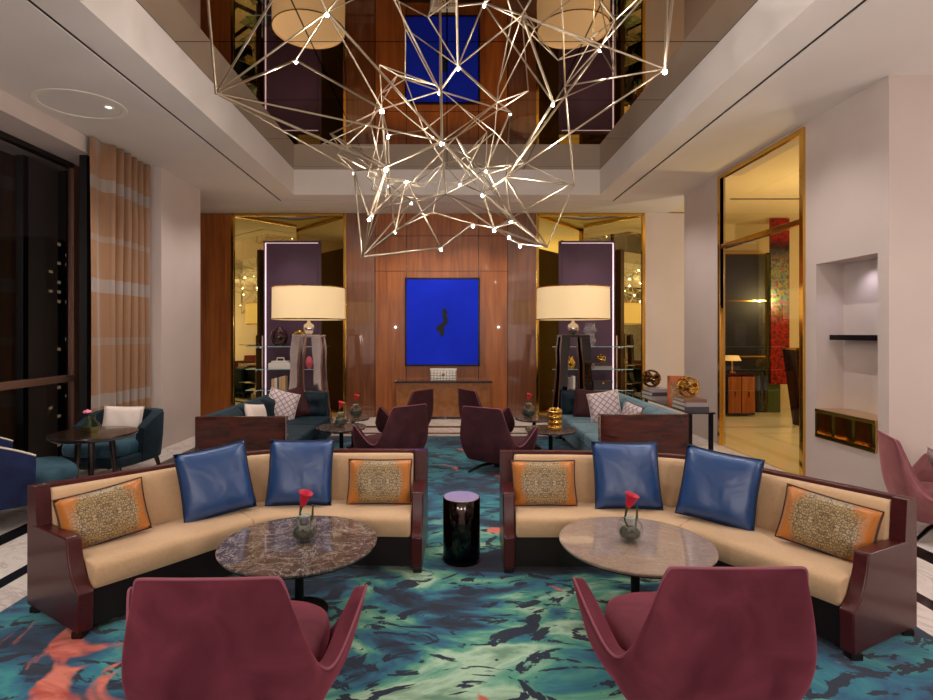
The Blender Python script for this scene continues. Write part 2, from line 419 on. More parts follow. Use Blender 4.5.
M = {
    'wall': pbr('wall_plaster', lin(196, 180, 172), 0.7, var=0.03, vscale=2),
    'ceil': pbr('ceiling_paint', lin(218, 209, 202), 0.8, var=0.02, vscale=2),
    'light_ring_paint': pbr('light_ring_paint', lin(226, 216, 204), 0.8),  # paler than the ceiling, to imitate light falling on it
    'black': pbr('black_void', lin(14, 12, 12), 0.6),
    'blackmetal': pbr('black_metal', lin(18, 16, 16), 0.3, metal=0.6),
    'bronze': pbr('window_bronze', lin(132, 98, 82), 0.35, metal=0.5),
    'darkbronze': pbr('dark_bronze', lin(38, 28, 24), 0.35, metal=0.3),
    'wood': wood('walnut_veneer', lin(118, 60, 20), lin(172, 98, 36), (5, 5, 0.35), 0.34, 0.12),
    'wood_gloss': lacquer('lacquered_walnut', lin(84, 42, 16), lin(124, 68, 28)),
    'wood_light': wood('oak_console', lin(120, 72, 32), lin(160, 102, 52), (3, 3, 3), 0.3, 0.4),
    'wood_dark': wood('macassar_veneer', lin(24, 6, 5), lin(92, 30, 17), (1.2, 3, 6), 0.16, 0.2),
    'walnut_dark': wood('dark_walnut', lin(24, 14, 11), lin(44, 26, 20), (3, 3, 3), 0.25, 0.4),
    'gold': pbr('polished_brass', lin(226, 182, 92), 0.12, metal=1.0),
    'goldmirror': pbr('gold_mirror', (0.96, 0.80, 0.28, 1), 0.012, metal=1.0),
    'ceilmirror': mirror_tiles('bronze_ceiling_mirror', (0.36, 0.28, 0.20, 1), 1.3),
    'champagne': pbr('champagne_rod', lin(168, 152, 128), 0.36, metal=1.0),
    'bulb': pbr('lit_bulb', (1, 1, 1, 1), 0.4, emit=(0.95, 0.97, 1, 1), estr=40.0),
    'leather': pbr('oxblood_leather', lin(68, 17, 19), 0.34, coat=0.12, var=0.2, vscale=40, bump=0.08),
    'leather_dark': pbr('dark_plinth', lin(26, 12, 12), 0.4),
    'cream': pbr('cream_fabric', lin(200, 165, 126), 0.8, var=0.05, vscale=60, sheen=0.2, bump=0.12),
    'satin': satin('blue_satin', lin(10, 62, 118)),
    'navy_pipe': pbr('navy_piping', lin(16, 26, 46), 0.5),
    'brocade': brocade(),
    'brown_pipe': pbr('brown_piping', lin(70, 42, 20), 0.6),
    'burgundy': velvet('burgundy_velvet', lin(84, 28, 42), lin(116, 50, 64)),
    'plum': velvet('plum_velvet', lin(52, 22, 27), lin(76, 36, 41)),
    'mauve': velvet('mauve_velvet', lin(112, 62, 66), lin(142, 90, 92)),
    'burg_pipe': pbr('burgundy_piping', lin(142, 78, 92), 0.6),
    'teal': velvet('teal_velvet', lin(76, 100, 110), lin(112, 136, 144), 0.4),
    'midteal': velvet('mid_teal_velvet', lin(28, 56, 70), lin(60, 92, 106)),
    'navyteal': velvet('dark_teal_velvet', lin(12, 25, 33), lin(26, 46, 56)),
    'navy': velvet('navy_velvet', lin(14, 24, 56), lin(26, 40, 80), 0.2),
    'white_cloth': pbr('white_cloth', lin(226, 210, 200), 0.8, var=0.04, vscale=50),
    'cream_pipe': pbr('cream_piping', lin(214, 200, 184), 0.6),
    'plaid': plaid('plaid_cloth', lin(214, 200, 198), lin(160, 132, 138)),
    'grey_cloth': pbr('grey_brown_cloth', lin(150, 128, 122), 0.9, var=0.2, vscale=60),
    'rug': rug_material(),
    'floor': floor_material(),
    'emperador': marble_top('brown_marble', lin(66, 52, 50), lin(196, 180, 170), lin(104, 84, 78)),
    'beige_marble': marble_top('beige_stone', lin(150, 128, 114), lin(180, 160, 144), lin(160, 138, 124)),
    'shade': pbr('lamp_shade_linen', lin(228, 200, 156), 0.8, emit=(1.0, 0.70, 0.36, 1), estr=0.46),
    'chrome': pbr('smoked_chrome', (0.86, 0.82, 0.82, 1), 0.12, metal=1.0),
    'smoke_glass': pbr('black_glass', lin(12, 10, 12), 0.05, coat=1.0, metal=0.2),
    'glass': tinted_glass('clear_glass', (0.90, 0.94, 0.92, 1), 0.13),
    'shelfglass': tinted_glass('shelf_glass', (0.72, 0.86, 0.84, 1), 0.15),
    'shelfedge': pbr('glass_edge', lin(150, 190, 186), 0.15),
    'window': tinted_glass('window_glass', (0.62, 0.60, 0.60, 1), 0.26, 1.6),
    'amber': tinted_glass('amber_glass', (0.96, 0.88, 0.66, 1), 0.03),
    'lime_glass': tinted_glass('lime_glass', (0.94, 0.99, 0.62, 1), 0.10),
    'water': pbr('dark_foliage', lin(34, 44, 26), 0.5, var=0.5, vscale=60),
    'petal': pbr('red_petal', lin(196, 22, 58), 0.5, var=0.15, vscale=20),
    'petal_orange': pbr('red_orange_petal', lin(206, 52, 52), 0.5, var=0.2, vscale=20),
    'petal_pink': pbr('pink_petal', lin(232, 130, 160), 0.5),
    'stem': pbr('green_stem', lin(52, 66, 30), 0.5),
    'purple': pbr('purple_lacquer', lin(74, 48, 66), 0.5),
    'led': pbr('pink_led', (1, 1, 1, 1), 0.5, emit=(1.0, 0.66, 0.80, 1), estr=0.75),
    'blue_paint': pbr('ultramarine_paint', lin(24, 48, 214), 0.7, spec=0.1, var=0.06, vscale=3),
    'black_paint': pbr('black_paint', lin(10, 10, 16), 0.6),
    'white_lac': pbr('white_lacquer', lin(232, 226, 218), 0.3),
    'book_tan': pbr('tan_book_cloth', lin(206, 166, 128), 0.6),
    'book_white': pbr('white_book_cloth', lin(222, 214, 208), 0.6),
    'book_dark': pbr('slate_book_cloth', lin(66, 58, 62), 0.5),
    'book_brown': pbr('brown_book_cloth', lin(120, 84, 62), 0.5),
    'book_grey': pbr('grey_book_cloth', lin(150, 138, 138), 0.5),
    'page': pbr('page_edges', lin(216, 204, 184), 0.8),
    'orange_frame': pbr('orange_frame', lin(182, 96, 54), 0.4, var=0.15),
    'photo': pbr('portrait_print', lin(150, 110, 80), 0.4, var=0.6, vscale=24),
    'oxide': pbr('oxblood_ceramic', lin(44, 14, 22), 0.12, coat=0.8),
    'pinkglass': pbr('pink_ceramic', lin(206, 92, 108), 0.2),
    'crystal': pbr('crystal', (0.95, 0.95, 1.0, 1), 0.02, trans=0.9, ior=1.45),
    'drum': pbr('dark_mirror_drum', lin(58, 52, 50), 0.10, metal=1.0),
    'drum_top': pbr('pearl_glass_top', lin(206, 186, 190), 0.12, coat=0.8, metal=0.3),
    'curtain': curtain_material(),
    'city': city_material(),
    'glitter': glitter(),
    'bronzebox': pbr('patinated_brass', lin(120, 84, 46), 0.22, metal=1.0, var=0.3, vscale=9),
    'amber_ceil': pbr('lobby_paint', lin(224, 206, 170), 0.7),
    'lobby_floor': pbr('lobby_limestone', lin(226, 216, 190), 0.15),
    'darkpanel': pbr('dark_glass_panel', lin(14, 16, 12), 0.35),
    'greenpanel': pbr('green_glass_panel', lin(64, 84, 36), 0.3),
    'downlight': pbr('downlight_lens', (1, 1, 1, 1), 0.4, emit=(1, 0.9, 0.78, 1), estr=3.0),
}


# ------------------------------------------------------------------ mesh kit
class MB:
    def __init__(self):
        self.bm = bmesh.new()
        self.soft = False

    def face(self, vs):
        try:
            return self.bm.faces.new(vs)
        except ValueError:
            return None

    def box(self, x0, x1, y0, y1, z0, z1, bevel=0.0, seg=2):
        b = self.bm
        v = [b.verts.new((x, y, z)) for z in (z0, z1) for y in (y0, y1) for x in (x0, x1)]
        fs = [self.face([v[i] for i in q]) for q in ((0, 2, 3, 1), (4, 5, 7, 6), (0, 1, 5, 4), (2, 6, 7, 3), (0, 4, 6, 2), (1, 3, 7, 5))]
        if bevel:
            self.soft = True
            es = list({e for f in fs for e in f.edges})
            bmesh.ops.bevel(b, geom=es, offset=bevel, segments=seg, affect='EDGES', profile=0.5)
        return self

    def hexa(self, p):
        """eight corners, bottom four then top four"""
        v = [self.bm.verts.new(q) for q in p]
        for q in ((3, 2, 1, 0), (4, 5, 6, 7), (0, 1, 5, 4), (1, 2, 6, 5), (2, 3, 7, 6), (3, 0, 4, 7)):
            self.face([v[i] for i in q])
        return self

    def grid(self, rows, closed_u=False, closed_v=False, cap=False):
        """rows of points -> quads"""
        R = [[self.bm.verts.new(p) for p in row] for row in rows]
        n = len(R[0])
        for i in range(len(R) - (0 if closed_v else 1)):
            a, c = R[i], R[(i + 1) % len(R)]
            for j in range(n - (0 if closed_u else 1)):
                self.face([a[j], a[(j + 1) % n], c[(j + 1) % n], c[j]])
        if cap:
            self.face(list(reversed(R[0])))
            self.face(R[-1])
        return self

    def lathe(self, prof, seg=32, c=(0, 0, 0)):
        rows = []
        for r, z in prof:
            rows.append([(c[0] + r * math.cos(2 * PI * k / seg), c[1] + r * math.sin(2 * PI * k / seg), c[2] + z) for k in range(seg)])
        return self.grid(rows, closed_u=True, cap=True)

    def tube(self, pts, r, seg=8, closed=False):
        pts = [Vector(p) for p in pts]
        n = len(pts)
        rows = []
        ref = Vector((0.31, 0.17, 0.93))
        for i, p in enumerate(pts):
            if closed:
                t = pts[(i + 1) % n] - pts[i - 1]
            else:
                t = pts[min(i + 1, n - 1)] - pts[max(i - 1, 0)]
            t.normalize()
            a = t.cross(ref)
            if a.length < 1e-3:
                a = t.cross(Vector((1, 0, 0)))
            a.normalize()
            b = t.cross(a)
            rr = r[i] if isinstance(r, (list, tuple)) else r
            rows.append([p + rr * (math.cos(2 * PI * k / seg) * a + math.sin(2 * PI * k / seg) * b) for k in range(seg)])
        return self.grid(rows, closed_u=True, closed_v=closed, cap=not closed)

    def sphere(self, c, r, seg=14, sz=1.0):
        k = max(6, seg // 2)
        prof = [(max(1e-4, r * math.sin(PI * i / k)), -r * sz * math.cos(PI * i / k)) for i in range(k + 1)]
        return self.lathe(prof, seg, c)

    def prism(self, pts, z0, z1):
        a = [self.bm.verts.new((x, y, z0)) for x, y in pts]
        b = [self.bm.verts.new((x, y, z1)) for x, y in pts]
        n = len(pts)
        self.face(list(reversed(a))); self.face(b)
        for i in range(n):
            self.face([a[i], a[(i + 1) % n], b[(i + 1) % n], b[i]])
        return self

    def build(self, name, mat, parent=None, smooth=True, angle=40, loc=None):
        bmesh.ops.remove_doubles(self.bm, verts=self.bm.verts, dist=1e-5)
        bmesh.ops.recalc_face_normals(self.bm, faces=self.bm.faces)
        me = bpy.data.meshes.new(name)
        self.bm.to_mesh(me)
        self.bm.free()
        o = bpy.data.objects.new(name, me)
        COL.objects.link(o)
        me.materials.append(M[mat] if isinstance(mat, str) else mat)
        if smooth:
            me.polygons.foreach_set('use_smooth', [True] * len(me.polygons))
            me.set_sharp_from_angle(angle=math.radians(angle))
            if self.soft:
                wn = o.modifiers.new('normals', 'WEIGHTED_NORMAL')
                wn.keep_sharp = True
        if parent:
            o.parent = parent
        if loc is not None:
            o.location = loc
        return o


def tag(o, label, cat, group=None):
    o['label'] = label
    o['category'] = cat
    if group:
        o['group'] = group
    return o


def thing(name, label, cat, loc=(0, 0, 0), rz=0.0, group=None):
    o = bpy.data.objects.new(name, None)
    o.empty_display_size = 0.1
    COL.objects.link(o)
    o.location = loc
    o.rotation_euler = (0, 0, rz)
    return tag(o, label, cat, group)


def struct(name, mb, mat, parent=None, **kw):
    o = mb.build(name, mat, parent, **kw)
    if parent is None:
        o['kind'] = 'structure'
    return o


def copy_tree(o, parent=None):
    c = o.copy()
    COL.objects.link(c)
    if parent:
        c.parent = parent
    for ch in o.children:
        copy_tree(ch, c)
    return c


def subsurf(o, lv=2):
    m = o.modifiers.new('smooth', 'SUBSURF')
    m.levels = lv
    m.render_levels = lv
    return o


def superbox(w, d, z0, z1, n=3.0, seg=40, crown=0.0, r=0.03):
    """soft slab with a superellipse outline, rounded top and bottom edges"""
    mb = MB()
    rows = []
    prof = [(0.90, z0), (0.97, z0 + r * 0.3), (1.0, z0 + r), (1.0, z1 - r), (0.975, z1 - r * 0.3), (0.90, z1 + crown * 0.15), (0.6, z1 + crown * 0.7), (0.25, z1 + crown)]
    for s, z in prof:
        row = []
        for k in range(seg):
            t = 2 * PI * k / seg
            cx, sy = math.cos(t), math.sin(t)
            row.append((s * w * math.copysign(abs(cx) ** (2 / n), cx), s * d * math.copysign(abs(sy) ** (2 / n), sy), z))
        rows.append(row)
    mb.grid(rows, closed_u=True, cap=True)
    return mb


# ------------------------------------------------------------------ the setting
ZC, ZM = 4.0, 4.43            # soffit and mirrored coffer heights
XR, XL = 4.03, -4.05          # portal wall and column face
YB = 10.7                     # veneered back wall
YN = -3.6                     # wall behind the camera
SLOT0, SLOT1 = 2.94, 2.98
INN = 2.60
YF = 9.27                     # far edge of the coffer
YE = -1.6                     # near edge of the coffer

struct('floor', MB().box(-5.2, 9.2, YN - 0.2, 12.4, -0.12, 0.0), 'floor', smooth=False)
struct('wall_near', MB().box(-5.2, 9.2, YN - 0.2, YN, 0, 4.6), 'wall', smooth=False)
# ceiling: a soffit ring round a raised mirrored coffer, cut by a dark shadow line
mb = MB()
mb.box(-SLOT0, -INN, YE, YF, ZC, 4.6); mb.box(INN, SLOT0, YE, YF, ZC, 4.6)
mb.box(-SLOT0, SLOT0, YF, 9.70, ZC, 4.6)
mb.box(-5.0, -SLOT1, YN, YB + 1.2, ZC, 4.6); mb.box(SLOT1, XR + 0.3, YN, YB + 1.2, ZC, 4.6)
mb.box(-SLOT1, SLOT1, 9.735, YB + 1.2, ZC, 4.6)
mb.box(-SLOT1, SLOT1, YN, YE, ZC, 4.6); mb.box(-5.2, -5.0, 7.73, YB + 1.2, ZC, 4.6)
struct('ceiling', mb, 'ceil', smooth=False)
mb = MB()
mb.box(-SLOT1, -SLOT0, YE, 9.735, ZC + 0.012, ZC + 0.1); mb.box(SLOT0, SLOT1, YE, 9.735, ZC + 0.012, ZC + 0.1)
mb.box(-SLOT0, SLOT0, 9.70, 9.735, ZC + 0.012, ZC + 0.1)
struct('trim_1', mb, 'black', smooth=False)
o = struct('ceiling_mirror', MB().box(-INN, INN, YE, YF, ZM, ZM + 0.04), 'ceilmirror', smooth=False)

# window wall
XW = -4.74
mb = MB()
mb.box(-4.95, -4.30, YN, 6.62, 3.80, ZC)              # fascia over the glass
mb.box(-4.40, -4.36, 6.66, 7.8, 0, ZC); mb.box(-4.95, -4.40, 6.62, 7.8, 3.8, ZC)                    # wall behind the curtain
struct('wall_left', mb, 'wall', smooth=False)
struct('trim_4', MB().box(-4.44, -4.35, 6.58, 6.66, 0, 3.80), 'black', smooth=False)
struct('pillar_left', MB().box(-4.5, XL, 7.73, 8.95, 0, ZC, ), 'wall', smooth=False)['kind'] = 'structure'
struct('wall_left_rear', MB().box(-5.2, -5.05, 8.95, 11.0, 0, ZC + 0.4), 'wall', smooth=False)
win = thing('window_1', 'tall bronze-framed night window beside the striped curtain', 'window', (XW, 0, 0))
win['kind'] = 'structure'
mb = MB()
mb.box(-0.10, 0.0, 6.92, 7.22, 0, 3.80, 0.008)
mb.build('window_mullion', 'bronze', win)
MB().box(-0.13, 0.34, 7.22, 7.28, 0, 3.80).build('window_shadow_post', 'black', win, smooth=False)
mb = MB()
mb.box(-0.10, 0.005, YN, 6.92, 3.74, 3.80); mb.box(-0.10, 0.005, YN, 6.92, 0, 0.12)
mb.box(-0.10, 0.0, 2.6, 2.75, 0.12, 3.74); mb.box(-0.10, 0.0, -0.9, -0.75, 0.12, 3.74)
mb.build('window_frame', 'darkbronze', win, smooth=False)
MB().box(-0.10, 0.03, YN, 6.92, 1.04, 1.12, 0.008).build('window_rail', 'bronze', win)
MB().box(-0.05, -0.038, YN, 6.92, 0.12, 3.74).build('window_pane', 'window', win, smooth=False)

# portal wall on the far side, with a tall opening and a niche
mb = MB()
T = 0.30
mb.box(XR, XR + 0.07, 8.03, 9.26, 0, ZC)                     # beyond the opening
mb.box(XR, XR + T, 6.16, 8.03, 3.97, ZC)
mb.box(XR, XR + T, 5.95, 6.16, 0, ZC)
mb.box(XR, XR + T, 5.10, 5.95, 2.40, ZC)                  # over the niche
mb.box(XR, XR + T, 4.97, 5.10, 0, ZC)
mb.box(XR + T, XR + T + 0.1, 4.97, 6.16, 0, ZC)           # back of the niche
mb.box(XR, XR + T, 5.10, 5.95, 0, 0.52)
struct('wall_right', mb, 'wall', smooth=False)
struct('wall_right_return', MB().box(XR + T + 0.1, 7.6, 4.97, 5.15, 0, ZC + 0.3), 'wall', smooth=False)
struct('wall_right_near', MB().box(7.4, 7.6, YN, 4.97, 0, ZC + 0.3), 'wall', smooth=False)
struct('ceiling_near', MB().box(XR + 0.3, 7.6, YN, 4.97, ZC, ZC + 0.2), 'ceil', smooth=False)
# back wall: walnut veneer between two mirrored recesses, plaster at the sides
mb = MB()
ZT = 3.99
mb.box(-5.05, -4.22, YB, YB + 0.12, 0, ZT)
mb.box(-1.42, 1.20, YB, YB + 0.12, 0, ZT)
struct('wall_back', mb, 'wood', smooth=False)
for k, (x0, x1) in enumerate(((-1.98, -1.42), (1.20, 1.75))):
    struct('wall_back_pier', MB().box(x0, x1, YB - 0.03, YB + 0.12, 0, ZT), 'wood_gloss', smooth=False)
mb = MB()
for x in (-1.41, -0.80, 0.62, 1.19):
    mb.box(x - 0.006, x + 0.006, YB - 0.004, YB, 0, ZT)
mb.box(-1.42, 1.20, YB - 0.004, YB, 3.55, 3.562)
mb.box(-1.42, 1.20, YB - 0.004, YB, 2.86, 2.868)
struct('trim_2', mb, 'walnut_dark', smooth=False)
struct('wall_back_plaster', MB().box(3.87, 5.4, YB - 0.02, YB + 0.12, 0, ZT + 0.01), 'wall', smooth=False)


def mirror_bay(name, x0, x1, label):
    t = thing(name, label, 'mirror', ((x0 + x1) / 2, YB, 0))
    w = (x1 - x0) / 2
    dpt = 0.52
    for s in (-1, 1):
        mb = MB()
        mb.hexa([(s * w, 0.02, 0.02), (0, dpt, 0.02), (0, dpt + 0.03, 0.02), (s * w, 0.05, 0.02),
                 (s * w, 0.02, 3.97), (0, dpt, 3.97), (0, dpt + 0.03, 3.97), (s * w, 0.05, 3.97)])
        mb.build('mirror_panel', 'goldmirror', t, smooth=False)
    mb = MB()
    for s in (-1, 1):
        mb.box(s * w - 0.03, s * w + 0.03, -0.05, 0.03, 0, 3.99, 0.006)
    mb.box(-w, w, -0.05, 0.03, 3.94, 3.99, 0.006)
    mb.box(-w, w, -0.05, 0.03, 0.0, 0.10, 0.006)
    mb.build('frame', 'gold', t)
    MB().prism([(-w, 0.0), (w, 0.0), (0, dpt)], 0.0, 0.02).build('sill', 'wood', t, smooth=False)
    return t


mirror_bay('mirror_recess', -4.20, -2.00, 'gold-framed mirrored recess behind the dark sofa and chrome-legged lamp')
mirror_bay('mirror_recess', 1.77, 3.85, 'gold-framed mirrored recess behind the teal sofa and black-legged lamp')

# lobby seen through the tall opening
mb = MB()
mb.box(4.4, 9.2, 11.9, 12.0, 0, 4.6); mb.box(9.1, 9.2, 5.15, 12.0, 0, 4.6)
struct('wall_lobby', mb, 'amber_ceil', smooth=False)
struct('ceiling_lobby', MB().box(XR + 0.3, 9.2, 5.15, 12.0, 4.02, 4.2), 'amber_ceil', smooth=False)
struct('trim_3', MB().box(5.0, 9.0, 9.6, 9.64, 4.01, 4.02), 'black', smooth=False)
struct('floor_lobby', MB().box(XR + 0.02, 9.1, 5.15, 11.9, 0.0, 0.006), 'lobby_floor', smooth=False)

op = thing('portal_frame', 'tall polished gold frame round the glazed opening in the plaster wall', 'frame', (XR, 7.095, 0))
mb = MB()
for y in (-0.935, 0.935):
    mb.box(-0.03, 0.03, y - 0.035, y + 0.035, 0, 3.97, 0.005)
mb.box(-0.03, 0.03, -0.9, 0.9, 3.91, 3.97, 0.005)
mb.build('frame', 'gold', op)
MB().box(-0.02, 0.06, -0.9, 0.9, 2.88, 2.95, 0.005).build('transom', 'gold', op)
MB().box(0.0, 0.01, -0.9, 0.9, 0.0, 3.91).build('pane', 'amber', op, smooth=False)

t = thing('glass_screen', 'dark and green glass screen standing across the lobby behind the gold opening', 'screen', (6.1, 11.3, 0))
MB().box(-0.9, 0.52, -0.02, 0.02, 0.0, 3.3).build('dark_panel', 'darkpanel', t, smooth=False)
MB().box(0.54, 0.80, -0.02, 0.02, 0.0, 3.3).build('green_panel', 'greenpanel', t, smooth=False)
for z in (1.15, 2.3, 3.28):
    MB().box(-0.9, 0.8, -0.035, -0.02, z, z + 0.03).build('rail', 'gold', t, smooth=False)
tag(MB().box(-0.18, 0.20, -0.03, 0.03, 0, 3.4).build('beaded_artwork', 'glitter', loc=(6.82, 11.2, 0.6), smooth=False),
    'tall red and silver beaded panel glittering in the lobby beyond the gold opening', 'artwork')
t = thing('lobby_cabinet', 'dark wooden cabinet seen across the lobby through the gold opening', 'cabinet', (5.78, 10.9, 0))
MB().box(-0.27, 0.27, -0.2, 0.2, 0.04, 0.82, 0.008).build('body', 'walnut_dark', t)
MB().box(-0.29, 0.29, -0.22, 0.22, 0.82, 0.86, 0.006).build('top', 'wood_dark', t)
for x in (-0.135, 0.135):
    d = MB().box(x - 0.125, x + 0.125, -0.215, -0.2, 0.08, 0.79, 0.004).build('door', 'wood', t)
    MB().box(x - 0.01, x + 0.01, -0.23, -0.215, 0.4, 0.5).build('handle', 'gold', d, smooth=False)
t = thing('pedestal', 'mirror-clad tapering pedestal in the lobby in front of the beaded panel', 'pedestal', (6.35, 9.7, 0))
mb = MB(); mb.hexa([(-0.12, -0.12, 0), (0.12, -0.12, 0), (0.12, 0.12, 0), (-0.12, 0.12, 0), (-0.26, -0.2, 1.35), (0.26, -0.2, 1.35), (0.26, 0.2, 1.35), (-0.26, 0.2, 1.35)])
mb.build('body', 'drum', t, smooth=False)
MB().box(-0.28, 0.28, -0.22, 0.22, 1.35, 1.39, 0.005).build('top', 'gold', t)
t = thing('lobby_table_lamp', 'small bronze lamp glowing on the lobby cabinet', 'lamp', (5.70, 10.9, 0.86))
MB().lathe([(0.07, 0), (0.07, 0.02), (0.02, 0.04), (0.02, 0.26), (0.01, 0.3)], 16).build('base', 'gold', t)
MB().lathe([(0.17, 0.24), (0.12, 0.34)], 24).build('shade', 'shade', t)

# niche fittings
t = thing('niche_shelf', 'narrow dark metal shelf on the back of the wall niche', 'shelf', (XR + T, 5.52, 1.60))
MB().box(-0.16, 0.0, -0.42, 0.40, -0.02, 0.02, 0.004).build('board', 'darkbronze', t)
MB().box(-0.175, -0.16, -0.42, 0.40, -0.025, 0.03).build('lip', 'blackmetal', t, smooth=False)
t = thing('niche_console', 'patinated brass box console set in the wall niche', 'console', (XR, 5.525, 0.52))
MB().box(-0.02, 0.29, -0.42, 0.42, 0.0, 0.045, 0.004).build('bottom_panel', 'gold', t)
MB().box(-0.02, 0.29, -0.42, 0.42, 0.27, 0.31, 0.004).build('top_panel', 'gold', t)
for y in (-0.4, -0.14, 0.14, 0.4):
    MB().box(-0.015, 0.28, y - 0.02, y + 0.02, 0.045, 0.27).build('divider', 'gold', t, smooth=False)
MB().box(0.05, 0.28, -0.4, 0.4, 0.045, 0.27).build('recessed_back', 'bronzebox', t, smooth=False)
tag(MB().box(-0.012, 0.012, -0.03, 0.03, 0, 1.55, 0.004).build('brass_strip', 'gold', loc=(XR + 0.24, 5.13, 0.84)),
    'upright brass strip on the near side of the wall niche', 'trim')

# downlight in the soffit; ring of light imitated by a paler flat annulus
t = thing('ceiling_downlight', 'small round recessed ceiling spotlight near the curtain', 'light', (-3.52, 5.67, ZC))
MB().lathe([(0.05, 0.001), (0.05, -0.006), (0.038, -0.008), (0.034, -0.002)], 24).build('trim_ring', 'white_lac', t)
MB().lathe([(0.032, -0.001), (0.02, -0.004)], 20).build('lens', 'downlight', t)
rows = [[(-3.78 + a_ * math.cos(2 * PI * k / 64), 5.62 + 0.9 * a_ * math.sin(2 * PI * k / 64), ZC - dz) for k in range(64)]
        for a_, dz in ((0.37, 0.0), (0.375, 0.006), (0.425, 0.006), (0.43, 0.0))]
tag(MB().grid(rows, closed_u=True).build('painted_light_ring', 'light_ring_paint'), 'pale ring of light painted on the soffit above the round window table', 'painted light')

# city at night beyond the glass
for i, (x, y, w, d, h, lab) in enumerate([(-40, 32, 9, 10, 26, 'tall dark office tower far outside the window with scattered lit windows'),
                                          (-34, 46, 7, 9, 9, 'low dark block far outside the window with scattered lit windows')]):
    tag(MB().box(-w / 2, w / 2, -d / 2, d / 2, -14, h).build('office_tower', 'city', loc=(x, y, 0), smooth=False), lab, 'building')
tag(MB().box(-60, -6, -20, 90, -14.2, -14.0).build('city_street', 'black', smooth=False), 'dark street level far below outside the night window', 'ground')['kind'] = 'structure'

# curtain
rows = []
ny, nz = 90, 14
for k in range(nz + 1):
    z = 0.01 + (3.99 - 0.01) * k / nz
    row = []
    for j in range(ny + 1):
        s = j / ny
        spread = 1.0 + 0.02 * math.sin(3 * s) * (1 - k / nz)
        y = 6.47 + s * 1.23
        amp = 0.018 if s < 0.24 else 0.095
        frq = 26 if s < 0.24 else 50
        x = -4.235 + amp * math.sin(frq * s * spread + 0.4 * math.sin(5 * s)) + 0.012 * math.sin(9 * s + z)
        row.append((x, y, z))
    rows.append(row)
cu = MB().grid(rows).build('curtain', 'curtain', angle=80)
m = cu.modifiers.new('thick', 'SOLIDIFY'); m.thickness = 0.006
tag(cu, 'floor-length tan curtain with pale cross stripes gathered beside the window', 'curtain')

# ------------------------------------------------------------------ rug
rug = MB().box(-2.62, 2.62, -4.3, 4.3, 0, 0.014, 0.004).build('rug', 'rug', loc=(0, 4.35, 0.001))
tag(rug, 'large abstract hand-tufted rug in teal, navy, green and coral', 'rug')
RT = 0.016

# ------------------------------------------------------------------ blue painting and console box
t = thing('painting', 'deep blue abstract painting with a black squiggle on the veneered wall', 'painting', (-0.09, YB - 0.005, 0))
zt, zb = 2.70, 1.035
hw = 0.70
MB().box(-hw, hw, -0.055, -0.01, zb, zt, 0.004).build('canvas', 'blue_paint', t)
mb = MB()
for a, b_, c_, d_ in ((-hw - 0.03, -hw - 0.008, zb - 0.03, zt + 0.03), (hw + 0.008, hw + 0.03, zb - 0.03, zt + 0.03)):
    mb.box(a, b_, -0.065, 0.0, c_, d_)
mb.box(-hw - 0.03, hw + 0.03, -0.065, 0, zt + 0.008, zt + 0.03); mb.box(-hw - 0.03, hw + 0.03, -0.065, 0, zb - 0.03, zb - 0.008)
mb.build('frame', 'blackmetal', t, smooth=False)
ol = [(0.02, 0.28), (0.07, 0.25), (0.10, 0.19), (0.075, 0.12), (0.11, 0.06), (0.11, 0.0), (0.07, -0.05), (0.03, -0.09), (0.04, -0.16), (0.03, -0.24), (0.0, -0.29),
      (-0.04, -0.26), (-0.05, -0.20), (-0.10, -0.17), (-0.12, -0.11), (-0.08, -0.06), (-0.02, -0.02), (0.03, 0.03), (0.0, 0.09), (0.01, 0.16), (0.0, 0.23)]
mb = MB()
vs = [mb.bm.verts.new((x, -0.058, z + 1.86)) for x, z in ol]
v2 = [mb.bm.verts.new((x, -0.054, z + 1.86)) for x, z in ol]
mb.face(vs); mb.face(list(reversed(v2)))
for i in range(len(ol)):
    mb.face([vs[i], vs[(i + 1) % len(ol)], v2[(i + 1) % len(ol)], v2[i]])
mb.build('painted_shape', 'black_paint', t, smooth=False)

t = thing('wall_console', 'low oak console against the veneered wall under the blue painting', 'console', (-0.07, YB - 0.16, 0))
MB().box(-0.90, 0.90, -0.14, 0.15, 0.05, 0.70, 0.006).build('body', 'wood_light', t)
MB().box(-0.93, 0.93, -0.17, 0.155, 0.70, 0.735, 0.005).build('top', 'walnut_dark', t)
MB().box(-0.88, 0.88, -0.11, 0.13, 0.0, 0.05).build('plinth', 'walnut_dark', t, smooth=False)
t = thing('lattice_box', 'white and silver lattice box on the oak console under the painting', 'box', (-0.07, YB - 0.16, 0.735))
MB().box(-0.25, 0.25, -0.08, 0.08, 0.005, 0.20, 0.006).build('body', 'white_lac', t)
MB().box(-0.256, 0.256, -0.086, 0.086, 0.20, 0.225, 0.005).build('lid', 'white_lac', t)
mb = MB()
for k in range(9):
    x = -0.24 + 0.06 * k
    mb.box(x - 0.004, x + 0.004, -0.086, -0.08, 0.01, 0.2)
for z in (0.05, 0.10, 0.15):
    mb.box(-0.25, 0.25, -0.086, -0.08, z - 0.004, z + 0.004)
mb.build('lattice', 'chrome', t, smooth=False)
MB().box(-0.025, 0.025, -0.094, -0.085, 0.09, 0.14, 0.004).build('clasp', 'gold', t)


